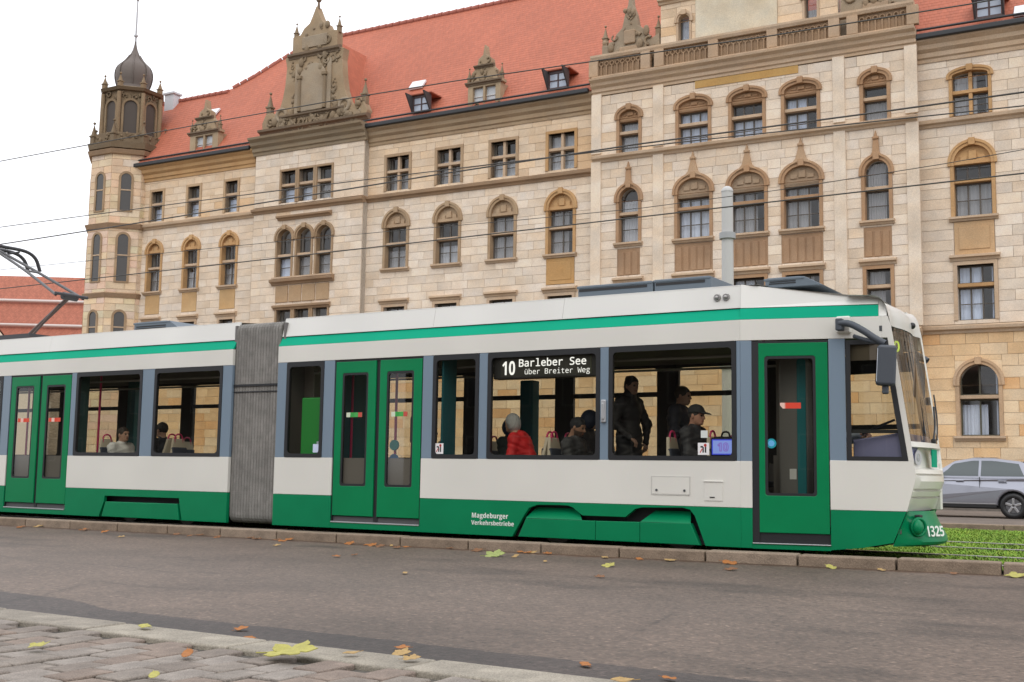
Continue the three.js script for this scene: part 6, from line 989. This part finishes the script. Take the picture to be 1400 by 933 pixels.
wire([[-70, 6.2, -4.3], [-16, 5.5, -4.3], [-7.6, 5.33, -4.3], [-4.04, 5.43, -4.3], [-2.27, 5.53, -4.3], [10, 6.4, -4.3], [30, 8.0, -4.3]], 0.006, 'thin carrying wire above the second track');
wire([[-70, 9.6, -6.5], [-15.5, 9.09, -6.5], [-10, 8.87, -6.5], [-3, 8.62, -6.5], [30, 8.9, -6.5]], 0.012, 'topmost feeder wire crossing in front of the red roof');
{
  const g = group('tram_mast', scene, [-8.23, 0.06, -8.6]); tag(g, 'pale grey steel mast between the tracks and the building', 'mast'); const m = std([0.50, 0.495, 0.485], 0.5);
  mesh('mast_shaft', rod([0, 0, 0], [0, 6.5, 0], 0.13, 0.11, 20), m, g); mesh('mast_cap', new THREE.SphereGeometry(0.118, 16, 8, 0, 6.3, 0, 1.57).translate(0, 6.49, 0), m, g); mesh('mast_base', rod([0, 0, 0], [0, 0.5, 0], 0.2, 0.19, 20), m, g); mesh('mast_collar', merge([rod([0, 5.55, 0], [0, 5.67, 0], 0.16, 0.16, 18), rod([0, 3.0, 0], [0, 3.1, 0], 0.17, 0.17, 18)]), std([0.35, 0.36, 0.37], 0.5), g);
}
// ---------------------------------------------------------------- house with red roof beyond the building
{
  const g = group('red_roofed_house', scene, [-82, 0, -54], 0.62); tag(g, 'distant house with red roof and two pale snow guard strips', 'house');
  const tile = std([0.60, 0.21, 0.13], 0.8, { map: gritTex }), wl = std([0.62, 0.54, 0.44], 0.9, { map: gritTex });
  mesh('wall', bx(-16, 16, 0, 11, -5, 5), wl, g); const roof = mesh('roof', (() => { const e = ext(shp([[-6, 10.8], [6, 10.8], [0, 17.2]]), -16.5, 16.5); e.rotateY(Math.PI / 2); return e; })(), tile, g);
  for (const t of [0.22, 0.58]) { const z = lerp(6, 0, t), y = lerp(10.8, 17.2, t); mesh('snow_guard', rod([-16, y + 0.2, z + 0.15], [16, y + 0.2, z + 0.15], 0.13), std([0.62, 0.58, 0.55], 0.6), roof); }
  for (let i = 0; i < 9; i++) { const w = group('window', g, [-14 + i * 3.5, 7, 5]); mesh('window_frame', ext(shp(rect(-0.6, 0.6, 0, 1.9), [rect(-0.5, 0.5, 0.1, 1.8)]), -0.02, 0.06), std([0.7, 0.7, 0.68], 0.6), w); mesh('pane', bx(-0.5, 0.5, 0.1, 1.8, 0, 0.02), std([0.08, 0.09, 0.1], 0.1), w); mesh('sill', bx(-0.75, 0.75, -0.12, 0, 0, 0.2), wl, w); }
}
{
  const g = group('pale_gabled_house', scene, [-83.5, 0, -36.5], 1.04); tag(g, 'pale rendered house end at the far left beside the red roof', 'house');
  mesh('wall', ext(shp([[-9, 0], [9, 0], [9, 7], [0, 18], [-9, 7]]), -8, 8), std([0.82, 0.73, 0.60], 0.9), g); mesh('roof', merge([sheet((u, v) => [lerp(9.3, 0, v), lerp(6.8, 18.2, v), lerp(-8.3, 7.9, u)], 1, 1), sheet((u, v) => [lerp(-9.3, 0, v), lerp(6.8, 18.2, v), lerp(-8.3, 7.9, u)], 1, 1)]), std([0.33, 0.10, 0.065], 0.8), g);
  for (const x of [-3, 0, 3]) { const w = group('window', g, [x, 5, 8]); mesh('window_frame', ext(shp(rect(-0.6, 0.6, 0, 1.8), [rect(-0.5, 0.5, 0.1, 1.7)]), -0.02, 0.06), std([0.7, 0.7, 0.68], 0.6), w); mesh('pane', bx(-0.5, 0.5, 0.1, 1.7, 0, 0.02), std([0.08, 0.09, 0.1], 0.1), w); }
}
// ---------------------------------------------------------------- houses across the street behind the viewpoint (mirrored in the tram glass)
{
  const specs = [[-80, 26, 10, [0.16, 0.13, 0.11]], [-44, 27, 11, [0.20, 0.17, 0.145]], [-8, 26, 10, [0.13, 0.115, 0.10]], [28, 27, 11, [0.18, 0.15, 0.12]]], names = ['brown', 'grey', 'dark', 'ochre'];
  specs.forEach(([x, w, h, c], i) => {
    const g = group('townhouse', scene, [x + w / 2, 0, 46], Math.PI); tag(g, names[i] + ' rendered townhouse across the street opposite the tram', 'house', 'townhouses across the street');
    mesh('wall', boxUV(bx(-w / 2, w / 2, 0, h, -9, 0)), std(c, 0.9, { map: gritTex }), g); mesh('roof', ext(shp([[-9.6, h], [0.6, h], [-4.5, h + 2.5]]), -w / 2, w / 2).rotateY(-Math.PI / 2).rotateY(Math.PI), std([0.16, 0.07, 0.05], 0.85), g);
    for (let f = 0; f < 3; f++) for (let k = 0; k < 8; k++) { const q = group('window', g, [-w / 2 + 2 + k * (w - 4) / 7, 1.4 + f * 3.5, 0]); mesh('window_frame', ext(shp(rect(-0.6, 0.6, 0, 1.8), [rect(-0.52, 0.52, 0.08, 1.72)]), 0, 0.06), std([0.4, 0.39, 0.36], 0.6), q); mesh('pane', bx(-0.52, 0.52, 0.08, 1.72, 0, 0.02), std([0.03, 0.035, 0.04], 0.1), q); }
  });
}
// ---------------------------------------------------------------- fallen leaves
{
  const leafPts = (k) => { const o = []; const n = 40; for (let i = 0; i < n; i++) { const t = i / n * Math.PI * 2, lob = k === 0 ? 0.62 + 0.30 * Math.abs(Math.cos(2.5 * t)) ** 1.5 + 0.06 * Math.cos(15 * t) : 0.45 + 0.35 * Math.abs(Math.cos(t)) + 0.04 * Math.cos(17 * t); o.push([Math.cos(t) * lob, Math.sin(t) * lob * (k ? 0.75 : 0.95)]); } return o; };
  const shape = k => { const g = new THREE.ShapeGeometry(shp(leafPts(k)), 6); const b = ext(shp(leafPts(k)), 0, 0.03); b.rotateX(-Math.PI / 2); const p = b.attributes.position; for (let i = 0; i < p.count; i++) { const x = p.getX(i), z = p.getZ(i); p.setY(i, p.getY(i) + 0.16 * z * z + 0.10 * x * x + 0.05 * Math.sin(5 * x + 2 * z)); } b.computeVertexNormals(); return b; };
  const forms = [shape(0), shape(1)], stalk = tube([[-0.55, 0.06, 0], [-0.9, 0.05, 0.04], [-1.25, 0.09, 0.1]], 0.025);
  const cols = { yellow: [0.52, 0.48, 0.12], green: [0.38, 0.45, 0.14], orange: [0.46, 0.17, 0.035], brown: [0.26, 0.12, 0.05], tan: [0.52, 0.34, 0.13] }, mats = {}; for (const k in cols) mats[k] = std(cols[k], 0.75, { map: clothTex });
  const leaf = (x, y, z, s, col, label, grp) => { const k = R() < 0.6 ? 0 : 1, g = group('fallen_leaf', scene, [x, y, z], R() * 6.28); g.scale.setScalar(s); mesh('blade', forms[k], mats[col], g); mesh('stalk', stalk, mats[col], g); g.rotation.x = rr(0.05, 0.3); tag(g, label, 'leaf', grp); return g; };
  leaf(-7.09, ROAD + 0.02, 1.53, 0.13, 'green', 'large pale green leaf lying on the road beside the kerb').rotation.set(0.35, 0.4, 0);
  const big = leaf(-3.52, PAVE + 0.025, 8.81, 0.12, 'yellow', 'large yellow leaf lying at the edge of the paver pavement'); big.rotation.set(0.2, 0.3, 0.06); big.position.y += 0.012; big.scale.set(0.13, 0.12, 0.11);
  const onRoad = [[-8.7, 1.2, 'brown'], [-6.47, 4.03, 'tan'], [-8.28, 2.53, 'brown'], [-6.86, 1.46, 'tan'], [-6.23, 1.89, 'tan'], [-6.03, 0.9, 'tan'], [-5.45, 1.95, 'yellow'], [-5.28, 0.8, 'tan'], [-4.31, 1.51, 'brown'], [-5.63, 0.85, 'orange'], [-4.93, 3.15, 'brown'], [-10.56, 1.2, 'orange'], [-12.65, 2.03, 'tan'], [-11.1, 1.1, 'brown'], [-13.75, 1.4, 'orange'], [-15.72, 1.3, 'brown'], [-9.6, 1.0, 'orange'], [-9.2, 1.05, 'orange'], [-9.0, 1.15, 'brown'], [-3.09, 0.5, 'tan'], [-2.4, 0.45, 'brown'], [-11.86, 1.05, 'brown'], [-8.28, 2.83, 'orange'], [-10.0, 1.9, 'tan'], [-12.2, 1.25, 'brown'], [-7.7, 0.95, 'brown'], [-1.4, 1.9, 'brown']]; for (let i = 0; i < 22; i++) { const x = rr(-17, -6); onRoad.push([x, kerbZ(x) + 0.06 + 0.5 * R() * R(), ['brown', 'orange', 'tan', 'brown'][Math.floor(R() * 4)]]); }
  for (const [x, z, c] of onRoad) leaf(x, ROAD + 0.012, Math.max(z, kerbZ(x) + 0.07), rr(0.05, 0.085), c, c + ' fallen leaf lying on the asphalt road', c + ' leaves on the road');
  leaf(-4.63, ROAD + 0.015, 0.72, 0.11, 'orange', 'large curled orange leaf against the track kerb by the front door'); leaf(-3.59, ROAD + 0.015, 0.55, 0.09, 'yellow', 'yellow and brown leaf at the kerb near the tram nose'); leaf(-1.85, ROAD + 0.015, 0.35, 0.11, 'yellow', 'big yellow leaf at the kerb ahead of the tram');
  for (const [x, z, c] of [[-4.92, 7.68, 'orange'], [-3.75, 7.7, 'orange'], [-4.61, 7.93, 'orange'], [-2.72, 7.6, 'orange'], [-2.23, 7.71, 'orange'], [-3.64, 7.85, 'tan']]) leaf(x, ROAD + 0.012, z, rr(0.045, 0.06), c, c + ' leaf lying in the dark gutter beside the pale kerb', c + ' leaves in the gutter');
  for (const [x, z, c] of [[-4.74, 8.55, 'yellow'], [-3.6, 9.5, 'yellow'], [-4.6, 9.28, 'yellow'], [-3.36, 8.6, 'tan'], [-3.06, 8.56, 'tan'], [-2.08, 8.5, 'tan'], [-4.62, 9.6, 'yellow'], [-3.9, 9.05, 'orange']]) leaf(x, KTOP + 0.012, z, rr(0.04, 0.06), c, c + ' leaf lying on the near ' + (z < 8.72 ? 'pale kerb' : 'pavers'), c + ' leaves on the near ' + (z < 8.72 ? 'kerb' : 'pavement'));
}
// ---------------------------------------------------------------- finish
{ const o = V(-12, 0.1, -1.15); for (const c of tram.children) c.position.sub(o); tram.position.copy(o); }
renderer.render(scene, camera);
